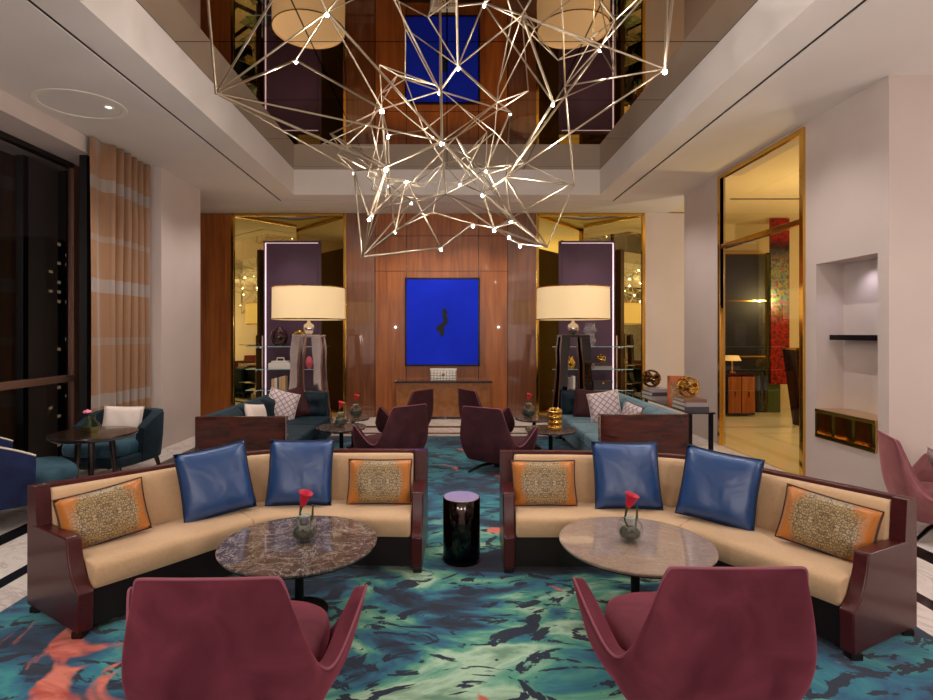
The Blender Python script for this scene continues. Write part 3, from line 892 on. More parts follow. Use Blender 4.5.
# ------------------------------------------------------------------ display towers and shelves
def tower(x0, x1, lab, slab, zs):
    yc = 10.42
    t = thing('display_panel', lab, 'panel', ((x0 + x1) / 2, yc, 0))
    w = (x1 - x0) / 2
    MB().box(-w, w, -0.02, 0.04, 0.0, 3.37).build('panel', 'purple', t, smooth=False)
    mb = MB()
    for s in (-1, 1):
        mb.box(s * w - 0.012, s * w + 0.012, -0.07, 0.05, 0.0, 3.40)
    mb.box(-w, w, -0.07, 0.05, 3.37, 3.40)
    mb.build('edge', 'purple', t, smooth=False)
    mb = MB()
    for s in ((-1,) if x0 < 0 else (1,)):
        x = s * (w - 0.022)
        mb.box(x - 0.010, x + 0.010, -0.068, -0.05, 0.02, 3.36)
    mb.box(-w + 0.03, w - 0.03, -0.068, -0.05, 3.356, 3.364)
    mb.build('light_strip', 'led', t, smooth=False)
    for z, lb in zip(zs, slab):
        s = thing('glass_shelf', lb, 'shelf', ((x0 + x1) / 2, 10.12, z), group='glass display shelves')
        MB().box(-0.74, 0.74, -0.15, 0.22, -0.012, 0.0).build('board', 'shelfglass', s, smooth=False)
        MB().box(-0.74, 0.74, -0.156, -0.15, -0.012, 0.0).build('glass_edge', 'shelfedge', s, smooth=False)
        for x in (-0.56, 0.56):
            MB().box(x - 0.012, x + 0.012, -0.1, 0.3 if abs(x) < 0.5 else 0.22, -0.035, -0.012).build('bracket', 'chrome', s, smooth=False)
    pst = thing('shelf_upright', lab.split(' behind')[0].replace('backlit purple display panel', 'slim chrome uprights') + ' carrying the glass shelves', 'rack', ((x0 + x1) / 2, 10.36, 0))
    for x in (-0.56, 0.56):
        MB().box(x - 0.012, x + 0.012, -0.012, 0.012, 0.0, 1.6).build('post', 'chrome', pst, smooth=False)
    return t


tower(-3.47, -2.42, 'backlit purple display panel behind the chrome-legged lamp',
      ['top glass shelf beside the chrome-legged lamp, holding a dark vase', 'middle glass shelf beside the chrome-legged lamp, holding a white box', 'bottom glass shelf beside the chrome-legged lamp, holding tan books'], (1.405, 0.99, 0.605))
tower(2.15, 3.18, 'backlit purple display panel behind the black-legged lamp',
      ['top glass shelf beside the black-legged lamp, holding a crystal vase', 'middle glass shelf beside the black-legged lamp, holding stacked books', 'bottom glass shelf beside the black-legged lamp, holding upright books'], (1.405, 0.99, 0.605))
for o in list(COL.objects):
    if o.name.startswith('shelf_upright'):
        x = o.location.x
        o['label'] = 'slim chrome uprights carrying the glass shelves ' + ('with the dark vase' if x < 0 else 'with the crystal vase')
        o['category'] = 'shelf stand'


def book(name, lab, x, y, z, w, d, h, mat, rz=0.0, group=None, upright=True):
    t = thing(name, lab, 'book', (x, y, z), rz, group)
    if upright:
        MB().box(-w / 2, w / 2, -d / 2, d / 2, 0, h, 0.003).build('cover', mat, t)
        MB().box(-w / 2 + 0.005, w / 2 - 0.005, -d / 2 + 0.006, d / 2 + 0.001, 0.006, h + 0.001).build('pages', 'page', t, smooth=False)
    else:
        MB().box(-w / 2, w / 2, -d / 2, d / 2, 0, 0.006, 0.001).build('cover', mat, t)
        MB().box(-w / 2, w / 2, -d / 2, d / 2, h - 0.006, h, 0.001).build('cover', mat, t)
        MB().box(-w / 2, w / 2, -d / 2, -d / 2 + 0.006, 0.006, h - 0.006).build('spine', mat, t, smooth=False)
        MB().box(-w / 2 + 0.008, w / 2 - 0.008, -d / 2 + 0.006, d / 2 - 0.008, 0.006, h - 0.006).build('pages', 'page', t, smooth=False)
    return t


YS = 10.08
# left tower objects
t = thing('round_vase', 'squat oxblood vase on the top glass shelf by the chrome-legged lamp', 'vase', (-3.10, YS, 1.405))
MB().lathe([(0.06, 0), (0.13, 0.06), (0.165, 0.17), (0.13, 0.28), (0.06, 0.33), (0.05, 0.36), (0.04, 0.355)], 28).build('body', 'oxide', t)
MB().lathe([(0.07, 0.0), (0.075, 0.012), (0.06, 0.02)], 24).build('foot', 'gold', t)
rp = [(0.11 * math.cos(2 * PI * k / 32), 0, 0.155 + 0.11 * math.sin(2 * PI * k / 32)) for k in range(32)]
t = thing('ring_sculpture', 'gold ring sculpture on the top glass shelf next to the oxblood vase', 'sculpture', (-2.74, YS, 1.405))
MB().tube(rp, 0.035, 10, True).build('ring', 'gold', t)
MB().box(-0.07, 0.07, -0.04, 0.04, 0, 0.02, 0.004).build('base', 'blackmetal', t)
t = thing('casket', 'white lidded box with a looped handle on the middle glass shelf', 'box', (-3.08, YS, 0.99))
MB().box(-0.20, 0.20, -0.09, 0.09, 0.0, 0.11, 0.012).build('body', 'white_lac', t)
MB().box(-0.15, 0.15, -0.08, 0.08, 0.11, 0.145, 0.01).build('lid', 'white_lac', t)
MB().tube([(-0.07, 0, 0.14), (-0.06, 0, 0.20), (0.06, 0, 0.20), (0.07, 0, 0.14)], 0.014, 8).build('handle', 'white_lac', t)
for i, (x, w, h, mt, lb) in enumerate([(-3.20, 0.045, 0.20, 'book_tan', 'short tan book at the outer end of the row on the bottom shelf'),
                                       (-3.145, 0.05, 0.215, 'book_white', 'white book in the row of books on the bottom shelf'),
                                       (-3.06, 0.05, 0.235, 'book_tan', 'tan book beside the white one on the bottom shelf'),
                                       (-3.00, 0.06, 0.25, 'book_tan', 'tallest tan book of the row on the bottom shelf')]):
    book('book', lb, x, YS, 0.605, w, 0.16, h, mt, group='upright books by the chrome-legged lamp')
t = thing('glass_ornament', 'small pink ceramic ornament on the middle shelf behind the lamp legs', 'ornament', (-2.55, YS, 0.99))
MB().lathe([(0.03, 0), (0.06, 0.06), (0.075, 0.13), (0.05, 0.2), (0.015, 0.23)], 20).build('body', 'pinkglass', t)
t = thing('tall_bottle', 'slim green-tinted bottle at the inner end of the middle shelf', 'bottle', (-2.34, YS, 0.99))
MB().lathe([(0.04, 0), (0.045, 0.02), (0.045, 0.13), (0.015, 0.18), (0.015, 0.24), (0.02, 0.25)], 18).build('body', 'lime_glass', t)

# right tower objects
t = thing('crystal_vase', 'twisted crystal vase on the top glass shelf by the black-legged lamp', 'vase', (2.64, YS - 0.02, 1.405))
prof = []
for k in range(15):
    z = k / 14
    prof.append((0.06 + 0.045 * math.sin(PI * 2.2 * z) ** 2 + 0.03 * z, 0.43 * z))
MB().lathe(prof, 16).build('body', 'crystal', t, angle=5)
MB().lathe([(0.09, 0), (0.09, 0.015), (0.05, 0.03)], 16).build('foot', 'crystal', t)


def knot(parent, R=0.1, r=0.014, n=3, mat='gold'):
    """interlaced great-circle bands"""
    for i, (a, b_) in enumerate([(0.2, 0.3), (1.2, 0.9), (2.2, 1.6), (0.6, 2.3), (1.7, 2.7)][:n]):
        rot = Matrix.Rotation(a * 1.3, 3, 'Z') @ Matrix.Rotation(b_ * 1.1, 3, 'X')
        rp = [rot @ Vector((R * math.cos(2 * PI * k / 36), R * math.sin(2 * PI * k / 36), 0)) + Vector((0, 0, R + r)) for k in range(36)]
        MB().tube(rp, r, 8, True).build('loop', mat, parent)


book('book', 'grey book lying at the bottom of the pair on the middle shelf', 2.86, YS, 0.99, 0.34, 0.22, 0.055, 'book_grey', upright=False, group='lying books by the black-legged lamp')
book('book', 'slate book lying on the grey one on the middle shelf', 2.85, YS, 1.045, 0.30, 0.20, 0.05, 'book_dark', upright=False, group='lying books by the black-legged lamp')
t = thing('knot_sculpture', 'small gold knot on the two lying books of the middle shelf', 'sculpture', (2.85, YS, 1.095))
knot(t, 0.07, 0.014, 4)
t = thing('gold_vase', 'small gold vase on the middle shelf between the black lamp legs', 'vase', (2.29, YS, 0.99))
MB().lathe([(0.05, 0), (0.085, 0.05), (0.09, 0.12), (0.05, 0.2), (0.06, 0.24)], 22).build('body', 'gold', t)
MB().lathe([(0.06, 0), (0.065, 0.012), (0.055, 0.02)], 22).build('foot', 'gold', t)
for (x, w, h, mt, lb) in [(2.20, 0.05, 0.26, 'book_white', 'white book at the outer end of the upright row seen between black lamp legs'),
                          (2.265, 0.05, 0.22, 'book_grey', 'grey book in the upright row seen between black lamp legs'),
                          (2.33, 0.05, 0.25, 'book_white', 'white book next to the grey one between black lamp legs'),
                          (2.56, 0.06, 0.23, 'book_tan', 'tan book standing beside the dark case on the bottom shelf')]:
    book('book', lb, x, YS, 0.605, w, 0.16, h, mt, group='upright books by the black-legged lamp')
t = thing('dark_case', 'dark leather case on the bottom glass shelf beside the tan book', 'box', (2.86, YS, 0.605))
MB().box(-0.17, 0.17, -0.1, 0.1, 0, 0.13, 0.008).build('body', 'book_dark', t)
MB().box(-0.175, 0.175, -0.105, 0.105, 0.13, 0.17, 0.008).build('lid', 'book_dark', t)
MB().box(-0.02, 0.02, -0.115, -0.1, 0.11, 0.15).build('clasp', 'gold', t, smooth=False)


# ------------------------------------------------------------------ floor lamps
def floor_lamp(loc, lab, legmat):
    t = thing('floor_lamp', lab, 'lamp', loc)
    mb = MB()
    mb.lathe([(0.565, 1.86), (0.57, 1.875), (0.565, 2.37), (0.555, 2.375), (0.55, 2.36), (0.552, 1.88)], 64)
    sh = mb.build('shade', 'shade', t)
    MB().lathe([(0.55, 2.335), (0.55, 2.345)], 48).build('top_diffuser', 'shade', sh)
    MB().lathe([(0.55, 1.885), (0.55, 1.892)], 48).build('bottom_diffuser', 'shade', sh)
    for z in (1.865, 2.365):
        MB().tube([(0.57 * math.cos(2 * PI * k / 64), 0.57 * math.sin(2 * PI * k / 64), z) for k in range(64)], 0.009, 6, True).build('trim_band', 'gold', sh)
    MB().lathe([(0.03, 1.62), (0.075, 1.66), (0.095, 1.72), (0.075, 1.78), (0.03, 1.81), (0.022, 1.84), (0.022, 2.1)], 24).build('neck', 'chrome', t)
    mb = MB()
    for k in range(3):
        a = 2 * PI * k / 3
        mb.tube([(0, 0, 2.0), (0.56 * math.cos(a), 0.56 * math.sin(a), 1.9)], 0.006, 6)
    mb.build('spider', 'chrome', t)
    for sx in (-1, 1):
        for sy in (-1, 1):
            mb = MB()
            n = 7
            rows = []
            for k in range(n + 1):
                s = k / n
                z = 1.60 * (1 - s)
                off = 0.15 + 0.13 * s ** 1.3 + 0.012 * math.sin(9 * s)
                hw_ = 0.062 - 0.012 * s + 0.008 * math.sin(k * 2.1)
                c = (sx * off, sy * off * 0.9)
                rows.append([(c[0] - hw_, c[1] - hw_, z), (c[0] + hw_, c[1] - hw_, z), (c[0] + hw_, c[1] + hw_, z), (c[0] - hw_, c[1] + hw_, z)])
            mb.grid(rows, closed_u=True, cap=True)
            mb.build('leg', legmat, t, angle=8)
    MB().box(-0.22, 0.22, -0.2, 0.2, 1.58, 1.62, 0.008).build('top_plate', legmat, t)
    MB().box(-0.22, 0.22, -0.2, 0.2, 0.70, 0.735, 0.006).build('cross_shelf', legmat, t)
    b = MB().sphere((0, 0, 2.1), 0.05, 14).build('bulb', 'bulb', t)
    return t


LAMPS = [(-2.21, 8.72), (2.05, 8.72)]
LAMPS[1] = ((573 - CX) * 8.72 / F, 8.72)
floor_lamp((LAMPS[0][0], LAMPS[0][1], 0.003), 'big drum-shade floor lamp on faceted chrome legs behind the dark sofa', 'chrome')
floor_lamp((LAMPS[1][0], LAMPS[1][1], 0.003), 'big drum-shade floor lamp on glossy black legs behind the teal sofa', 'smoke_glass')


# ------------------------------------------------------------------ curved sofas
def catmull(P, n):
    out = []
    P = [Vector((p[0], p[1])) for p in P]
    m = len(P) - 1
    for i in range(n + 1):
        t = i / n * m
        k = min(int(t), m - 1)
        u = t - k
        p0 = P[k - 1] if k > 0 else 2 * P[0] - P[1]
        p1, p2 = P[k], P[k + 1]
        p3 = P[k + 2] if k + 2 <= m else 2 * P[m] - P[m - 1]
        out.append(0.5 * ((2 * p1) + (p2 - p0) * u + (2 * p0 - 5 * p1 + 4 * p2 - p3) * u * u + (3 * p1 - p0 - 3 * p2 + p3) * u ** 3))
    return out


class Sofa:
    def __init__(self, B, Fr):
        self.N = 120
        self.B, self.Fr = catmull(B, self.N), catmull(Fr, self.N)

    def P(self, s, u, z):
        x = max(0, min(1, s)) * self.N
        k = min(int(x), self.N - 1)
        w = x - k
        b = self.B[k].lerp(self.B[k + 1], w)
        f = self.Fr[k].lerp(self.Fr[k + 1], w)
        p = b.lerp(f, u)
        return Vector((p.x, p.y, z))

    def loft(self, s0, s1, prof, n=30, soft=0.0):
        """prof: closed outline of (u, z); soft rounds the two ends"""
        cu = sum(p[0] for p in prof) / len(prof)
        cz = sum(p[1] for p in prof) / len(prof)
        rows = []
        st = [(s0 + (s1 - s0) * i / n, 1.0) for i in range(n + 1)]
        if soft:
            st = [(s0, 0.90), (s0 + soft * 0.25, 0.97), (s0 + soft, 1.0)] + [(s0 + soft + (s1 - s0 - 2 * soft) * i / n, 1.0) for i in range(1, n)] + \
                 [(s1 - soft, 1.0), (s1 - soft * 0.25, 0.97), (s1, 0.90)]
        for s, q in st:
            rows.append([self.P(s, cu + (u - cu) * q, cz + (z - cz) * q) for u, z in prof])
        return MB().grid(rows, closed_u=True, cap=True)


def curved_sofa(B, Fr, lab, seam):
    S = Sofa(B, Fr)
    o0 = S.P(0.5, 0.5, 0)
    t = thing('curved_sofa', lab, 'sofa', (0, 0, RT))
    TOP = 0.735
    e0, e1 = 0.030, 0.972
    S.loft(0.0, 1.0, [(0.0, 0.035), (0.10, 0.035), (0.10, TOP - 0.005), (0.09, TOP), (0.01, TOP), (0.0, TOP - 0.01)], 40).build('back_frame', 'leather', t)
    arm = [(0.08, 0.035), (1.0, 0.035), (1.01, 0.245), (0.96, 0.265), (0.90, 0.30), (0.85, 0.36), (0.81, 0.43), (0.79, 0.49), (0.785, 0.505), (0.77, 0.515), (0.10, 0.515), (0.08, 0.5)]
    for a, b_ in ((0.0, e0), (e1, 1.0)):
        ob = S.loft(a, b_, arm, 2).build('arm', 'leather', t, angle=30)
        bv = ob.modifiers.new('edge', 'BEVEL'); bv.width = 0.010; bv.segments = 2; bv.limit_method = 'ANGLE'
    # end posts of the back that frame the cream upholstery
    for a, b_ in ((0.0, e0), (e1 + 0.002, 1.0)):
        S.loft(a, b_, [(0.10, 0.515), (0.20, 0.515), (0.165, TOP), (0.10, TOP)], 2).build('end_post', 'leather', t)
    S.loft(e0, e1, [(0.10, 0.035), (0.94, 0.035), (0.94, 0.235), (0.10, 0.235)], 40).build('base', 'leather_dark', t)
    for s in (0.012, 0.5, 0.988):
        for u in (0.10, 0.93):
            p = S.P(s, u, 0)
            MB().box(p.x - 0.03, p.x + 0.03, p.y - 0.03, p.y + 0.03, 0, 0.035, 0.004).build('foot', 'leather_dark', t)
    seat = [(0.14, 0.24), (0.965, 0.24), (0.985, 0.265), (0.985, 0.34), (0.965, 0.365), (0.90, 0.378), (0.55, 0.385), (0.14, 0.375)]
    for a, b_ in ((e0 + 0.002, seam), (seam, e1 - 0.002)):
        ob = S.loft(a, b_, seat, 24, 0.006).build('seat_cushion', 'cream', t, angle=60)
    backp = [(0.105, 0.37), (0.265, 0.37), (0.27, 0.42), (0.215, 0.66), (0.195, 0.695), (0.165, 0.712), (0.105, 0.712)]
    mid = seam + 0.05
    for a, b_ in ((e0 + 0.002, mid), (mid, e1 - 0.002)):
        S.loft(a, b_, backp, 24, 0.005).build('back_cushion', 'cream', t, angle=60)
    return t, S


BL = [(-2.48, 3.22), (-2.19, 3.50), (-1.90, 3.79), (-1.62, 4.07), (-1.32, 4.22), (-0.75, 4.25), (-0.15, 4.25)]
FL = [(-1.96, 2.89), (-1.69, 3.22), (-1.44, 3.55), (-1.27, 3.70), (-1.08, 3.745), (-0.62, 3.72), (-0.17, 3.70)]
BR = [(2.56, 2.97), (2.345, 3.30), (2.12, 3.63), (1.86, 3.95), (1.57, 4.10), (1.0, 4.18), (0.405, 4.20)]
FR = [(2.02, 2.70), (1.83, 3.03), (1.63, 3.36), (1.46, 3.57), (1.24, 3.68), (0.85, 3.70), (0.385, 3.70)]
sofaL, SL = curved_sofa(BL, FL, 'curved cream sofa in an oxblood leather frame behind the brown marble table', 0.47)
sofaR, SR = curved_sofa(BR, FR, 'curved cream sofa in an oxblood leather frame behind the beige stone table', 0.47)


# ------------------------------------------------------------------ cushions
def cushion(name, w, h, t, mat, pmat, n=16):
    """plump pillow lying in the local XZ plane, facing -Y; corners pulled to points"""
    mb = MB()

    def pt(i, j, side):
        a, b_ = 2 * i / n - 1, 2 * j / n - 1
        bow = 0.045
        x = a * w / 2 * (1 - bow * (1 - b_ * b_)) * (1 - 0.0)
        z = b_ * h / 2 * (1 - bow * (1 - a * a))
        f = (max(0, 1 - a ** 4) * max(0, 1 - b_ ** 4)) ** 0.55
        wr = 0.004 * math.sin(7 * a + 3 * b_) * f
        return (x, side * (t / 2 * f + wr), z)
    for side in (-1, 1):
        mb.grid([[pt(i, j, side) for i in range(n + 1)] for j in range(n + 1)])
    o = mb.build(name, mat, angle=85)
    per = [pt(i, 0, 0) for i in range(n)] + [pt(n, j, 0) for j in range(n)] + [pt(n - i, n, 0) for i in range(n)] + [pt(0, n - j, 0) for j in range(n)]
    MB().tube(per, 0.006, 6, True).build('piping', pmat, o)
    return o


def put(o, loc, face, lean=0.25, roll=0.0):
    """face: compass direction (radians from -Y towards +X) the cushion looks to; lean tips it back"""
    o.rotation_mode = 'QUATERNION'
    R = Matrix.Rotation(face, 4, 'Z') @ Matrix.Rotation(-lean, 4, 'X') @ Matrix.Rotation(roll, 4, 'Y')
    o.rotation_quaternion = R.to_quaternion()
    o.location = loc
    return o


gs = 'blue satin cushions on the curved sofas'
go = 'orange brocade cushions on the curved sofas'
blue0 = cushion('satin_cushion', 0.47, 0.47, 0.15, 'satin', 'navy_pipe')
org0 = cushion('brocade_cushion', 0.47, 0.32, 0.13, 'brocade', 'brown_pipe')


def another(o):
    return copy_tree(o)


def sofa_cushion(o, S, s, u, face, lean, roll, hgt, lab, cat, grp, dz=0.0):
    p = S.P(s, u, RT + 0.385 + hgt / 2 * math.cos(lean) + dz)
    put(o, p, face, lean, roll)
    tag(o, lab, cat, grp)


sofa_cushion(org0, SL, 0.115, 0.42, 0.80, 0.30, -0.10, 0.32, 'orange brocade cushion at the window end of the curved sofa behind the brown table', 'cushion', go)
sofa_cushion(blue0, SL, 0.395, 0.47, 0.62, 0.30, -0.10, 0.47, 'blue satin cushion at the bend of the sofa behind the brown table', 'cushion', gs)
c = another(blue0); sofa_cushion(c, SL, 0.715, 0.46, 0.04, 0.30, 0.0, 0.47, 'blue satin cushion standing between the bend and the brocade, behind the brown table', 'cushion', gs)
c = another(org0); sofa_cushion(c, SL, 0.895, 0.43, 0.0, 0.28, 0.0, 0.32, 'orange brocade cushion at the aisle end of the sofa behind the brown table', 'cushion', go)
c = another(org0); sofa_cushion(c, SR, 0.905, 0.43, 0.0, 0.28, 0.0, 0.32, 'orange brocade cushion at the aisle end of the sofa behind the beige table', 'cushion', go)
c = another(blue0); sofa_cushion(c, SR, 0.715, 0.46, -0.06, 0.30, 0.0, 0.47, 'blue satin cushion standing between the bend and the brocade, behind the beige table', 'cushion', gs)
c = another(blue0); sofa_cushion(c, SR, 0.40, 0.47, -0.62, 0.30, 0.10, 0.47, 'blue satin cushion at the bend of the sofa behind the beige table', 'cushion', gs)
c = another(org0); sofa_cushion(c, SR, 0.132, 0.42, -0.85, 0.30, 0.12, 0.32, 'orange brocade cushion at the outer end of the sofa behind the beige table', 'cushion', go)


# ------------------------------------------------------------------ tables and vases
def round_table(name, lab, loc, r, h, mat, edge='darkbronze', group=None):
    t = thing(name, lab, 'table', loc, group=group)
    MB().lathe([(r - 0.012, h - 0.022), (r - 0.002, h - 0.012), (r, h - 0.006), (r - 0.003, h)], 72).build('tabletop', mat, t)
    MB().lathe([(r - 0.06, h - 0.034), (r - 0.012, h - 0.028), (r - 0.012, h - 0.022)], 60).build('rim_band', edge, t)
    MB().lathe([(0.030, 0.02), (0.026, 0.05), (0.026, h - 0.05), (0.05, h - 0.034)], 20).build('pedestal', 'blackmetal', t)
    MB().lathe([(0.17 * r / 0.46, 0.0), (0.17 * r / 0.46, 0.012), (0.03, 0.024)], 40).build('base', 'blackmetal', t)
    return t


TL = Vector((-0.865, 3.19, RT))
TR = Vector((1.10, 3.185, RT))
TH = 0.415
round_table('coffee_table', 'round brown marble coffee table on a black pedestal', TL, 0.452, TH, 'emperador')
round_table('coffee_table', 'round beige stone coffee table on a black pedestal', TR, 0.437, TH, 'beige_marble')


def bowl_vase(loc, lab, R=0.082, petal='petal', lean=0.0, moss=False, twig=1):
    t = thing('flower_vase', lab, 'vase', loc)
    prof = []
    n = 14
    for k in range(n + 1):
        a = -PI / 2 + 0.42 + (PI - 0.80) * k / n
        prof.append((R * math.cos(a), R * math.sin(a) + R * 0.92))
    mb = MB()
    rows = [[(r * math.cos(2 * PI * j / 28), r * math.sin(2 * PI * j / 28), z) for j in range(28)] for r, z in prof]
    mb.grid(rows, closed_u=True)
    b0 = [mb.bm.verts.new(p) for p in rows[0]]
    mb.face(b0)
    mb.build('bowl', 'glass', t)
    z1 = prof[-1][1]
    MB().tube([(prof[-1][0] * math.cos(2 * PI * j / 28), prof[-1][0] * math.sin(2 * PI * j / 28), z1) for j in range(28)], 0.0035, 6, True).build('rim', 'shelfedge', t)
    MB().sphere((0, 0, R * 0.66), R * 0.80, 18, 0.66).build('foliage', 'water', t)
    fl = (-0.012 - lean, 0, z1 + 0.075)
    st = MB().tube([(0.0, 0, 0.06), (-0.03, 0.0, z1 * 0.9), (fl[0] - 0.01, 0, z1 + 0.03), fl], [0.006, 0.006, 0.007, 0.012], 8).build('stem', 'stem', t)
    mb = MB()
    mb.lathe([(0.010, 0.0), (0.020, 0.02), (0.027, 0.05), (0.036, 0.075), (0.043, 0.085), (0.030, 0.078), (0.012, 0.05)], 18)
    f = mb.build('blossom', petal, t, loc=fl)
    f.location = (fl[0], 0, fl[2] - 0.02)
    f.rotation_euler = (0.12, 0.30, 0)
    MB().tube([(0.03, 0.0, 0.06), (0.045, 0.01, z1), (0.048, 0.012, z1 + 0.06)], [0.006, 0.007, 0.004], 6).build('twig', 'stem', t)
    return t


bowl_vase((-0.835, 3.19, RT + TH), 'glass bowl with one red lily on the brown marble table')
bowl_vase((1.07, 3.19, RT + TH), 'glass bowl with one red lily on the beige stone table', R=0.076, moss=True)

t = thing('side_table', 'small dark mirrored drum table with a pearl top in the aisle', 'side table', (0.105, 3.94, RT))
MB().lathe([(0.13, 0.0), (0.134, 0.006), (0.134, 0.445), (0.13, 0.45)], 48).build('drum', 'drum', t)
MB().lathe([(0.128, 0.449), (0.126, 0.455)], 48).build('top', 'drum_top', t)
MB().lathe([(0.137, 0.0), (0.138, 0.02), (0.134, 0.022)], 48).build('foot_ring', 'blackmetal', t)


# ------------------------------------------------------------------ winged armchairs
RIM = [(0, -0.395, 0.80), (0.12, -0.393, 0.80), (0.21, -0.388, 0.80), (0.243, -0.382, 0.798), (0.253, -0.374, 0.775), (0.266, -0.352, 0.71), (0.292, -0.315, 0.58), (0.328, -0.265, 0.445),
       (0.370, -0.205, 0.355), (0.405, -0.145, 0.375), (0.447, -0.065, 0.465), (0.480, 0.0, 0.55), (0.492, 0.028, 0.582), (0.485, 0.055, 0.565), (0.460, 0.11, 0.48), (0.41, 0.18, 0.38), (0.345, 0.25, 0.29)]
MID = [(0, -0.365, 0.45), (0.16, -0.362, 0.45), (0.265, -0.350, 0.45), (0.315, -0.335, 0.445), (0.335, -0.318, 0.435), (0.350, -0.290, 0.41), (0.362, -0.245, 0.37), (0.372, -0.190, 0.33),
       (0.385, -0.130, 0.32), (0.402, -0.080, 0.325), (0.420, -0.025, 0.35), (0.435, 0.015, 0.375), (0.440, 0.04, 0.38), (0.437, 0.07, 0.37), (0.42, 0.12, 0.33), (0.38, 0.19, 0.28), (0.325, 0.245, 0.24)]
LOW = [(0, -0.29, 0.17), (0.13, -0.285, 0.17), (0.22, -0.265, 0.17), (0.27, -0.24, 0.17), (0.29, -0.22, 0.17), (0.305, -0.19, 0.17), (0.318, -0.15, 0.17), (0.328, -0.10, 0.17),
       (0.325, -0.05, 0.17), (0.335, -0.015, 0.17), (0.343, 0.02, 0.17), (0.347, 0.05, 0.17), (0.348, 0.07, 0.17), (0.346, 0.1, 0.17), (0.335, 0.15, 0.17), (0.315, 0.20, 0.17), (0.28, 0.24, 0.17)]


def wing_chair(mat, pipe):
    t = thing('wing_armchair', '', 'armchair')
    def full(row):
        return [(-x, y, z) for x, y, z in reversed(row[1:])] + list(row)
    r1 = [tuple(Vector(a).lerp(Vector(b_), 0.06)) for a, b_ in zip(RIM, MID)]
    r2 = [tuple(Vector(a).lerp(Vector(b_), 0.5) + Vector((0.008 if a[0] > 0.01 else 0, 0, 0))) for a, b_ in zip(RIM, MID)]
    r3 = [tuple(Vector(a).lerp(Vector(b_), 0.5) * 1.0 + Vector((a[0] * 0.05, -0.02 if b_[1] < -0.2 else 0, 0))) for a, b_ in zip(MID, LOW)]
    def inner(row, th):
        out = []
        for x, y, z in row:
            d = Vector((x, y - 0.12, 0))
            if abs(x) < 0.25 and y < -0.15:
                d = Vector((x * 0.35, y - 0.12, 0))
            d.normalize()
            out.append((x - d.x * th, y - d.y * th, z))
        return out
    rows = [LOW, r3, MID, r2, r1, RIM]
    th = [0.05, 0.055, 0.06, 0.06, 0.05, 0.034]
    inn = [inner(r, q) for r, q in zip(rows, th)]
    wide = [0.03] * 6 + [0.038, 0.046, 0.056, 0.064, 0.066, 0.05, 0.04, 0.045, 0.05, 0.045, 0.04]
    inn[-1] = [(p[0], p[1], p[2] - 0.004) for q, w_ in zip(RIM, wide) for p in inner([q], w_)]
    inn[-2] = [p for q, w_ in zip(r1, wide) for p in inner([q], w_ + 0.012)]
    mb = MB()
    mb.grid([full(r) for r in rows + inn[::-1]])
    o = mb.build('shell', mat, t, angle=180)
    cl = o.data.attributes.new('crease_edge', 'FLOAT', 'EDGE')
    rim = {tuple(round(q, 4) for q in p) for p in full(RIM)}
    for e in o.data.edges:
        if all(tuple(round(q, 4) for q in o.data.vertices[v].co) in rim for v in e.vertices):
            cl.data[e.index].value = 0.7
    subsurf(o, 2)
    # piping along the rim (uniform B-spline of the rim points, like the smoothed shell edge)
    cr = [Vector(p) for p in full(RIM)]
    cr = [2 * cr[0] - cr[1]] + cr + [2 * cr[-1] - cr[-2]]
    pts = []
    for i in range(1, len(cr) - 2):
        for u in (0, 0.25, 0.5, 0.75):
            pts.append(((1 - u) ** 3 * cr[i - 1] + (3 * u ** 3 - 6 * u * u + 4) * cr[i] + (-3 * u ** 3 + 3 * u * u + 3 * u + 1) * cr[i + 1] + u ** 3 * cr[i + 2]) / 6)
    MB().tube(pts, 0.0055, 6).build('piping', pipe, t)
    s = superbox(0.315, 0.31, 0.25, 0.365, 3.0, 40, 0.035, 0.04).build('seat', mat, t, loc=(0, 0.06, 0), angle=60)
    s2 = superbox(0.31, 0.31, 0.185, 0.26, 3.0, 40, 0.0, 0.03).build('seat_base', mat, t, loc=(0, 0.01, 0), angle=60)
    MB().lathe([(0.05, 0.06), (0.05, 0.14), (0.12, 0.15)], 20).build('hub', 'blackmetal', t)
    for k in range(4):
        a = PI / 4 + k * PI / 2
        c_, s_ = math.cos(a), math.sin(a)
        MB().tube([(0.03 * c_, 0.03 * s_, 0.115), (0.2 * c_, 0.2 * s_, 0.085), (0.36 * c_, 0.36 * s_, 0.012)], [0.022, 0.018, 0.012], 8).build('leg', 'blackmetal', t)
    return t


ch = wing_chair('burgundy', 'burg_pipe')
grp = 'winged velvet armchairs'


def set_chair(o, x, y, rz, lab, z=RT, group=grp):
    o.location = (x, y, z); o.rotation_euler = (0, 0, rz)
    tag(o, lab, 'armchair', group)


set_chair(ch, -0.825, 2.24, math.radians(1.5), 'burgundy velvet winged armchair seen from behind at the brown marble table')
c = copy_tree(ch); set_chair(c, 1.036, 2.325, math.radians(0), 'burgundy velvet winged armchair seen from behind at the beige stone table')
pl = wing_chair('plum', 'burg_pipe')
set_chair(pl, -0.68, 6.55, math.radians(42), 'plum velvet winged armchair facing away behind the sofa of the brown marble table')
c = copy_tree(pl); set_chair(c, -0.66, 8.22, math.radians(56), 'plum velvet winged armchair farthest back, turned towards the dark sofa')
c = copy_tree(pl); set_chair(c, 0.60, 6.42, math.radians(-34), 'plum velvet winged armchair facing away beside the aisle, towards the teal sofa')
c = copy_tree(pl); set_chair(c, 0.62, 8.22, math.radians(-62), 'plum velvet winged armchair farthest back, turned towards the teal sofa')
mv = wing_chair('mauve', 'burg_pipe')
set_chair(mv, 4.03, 4.42, math.radians(-115), 'mauve velvet winged armchair partly cut off by the plaster wall corner', z=0.001)
for o in mv.children:
    pass
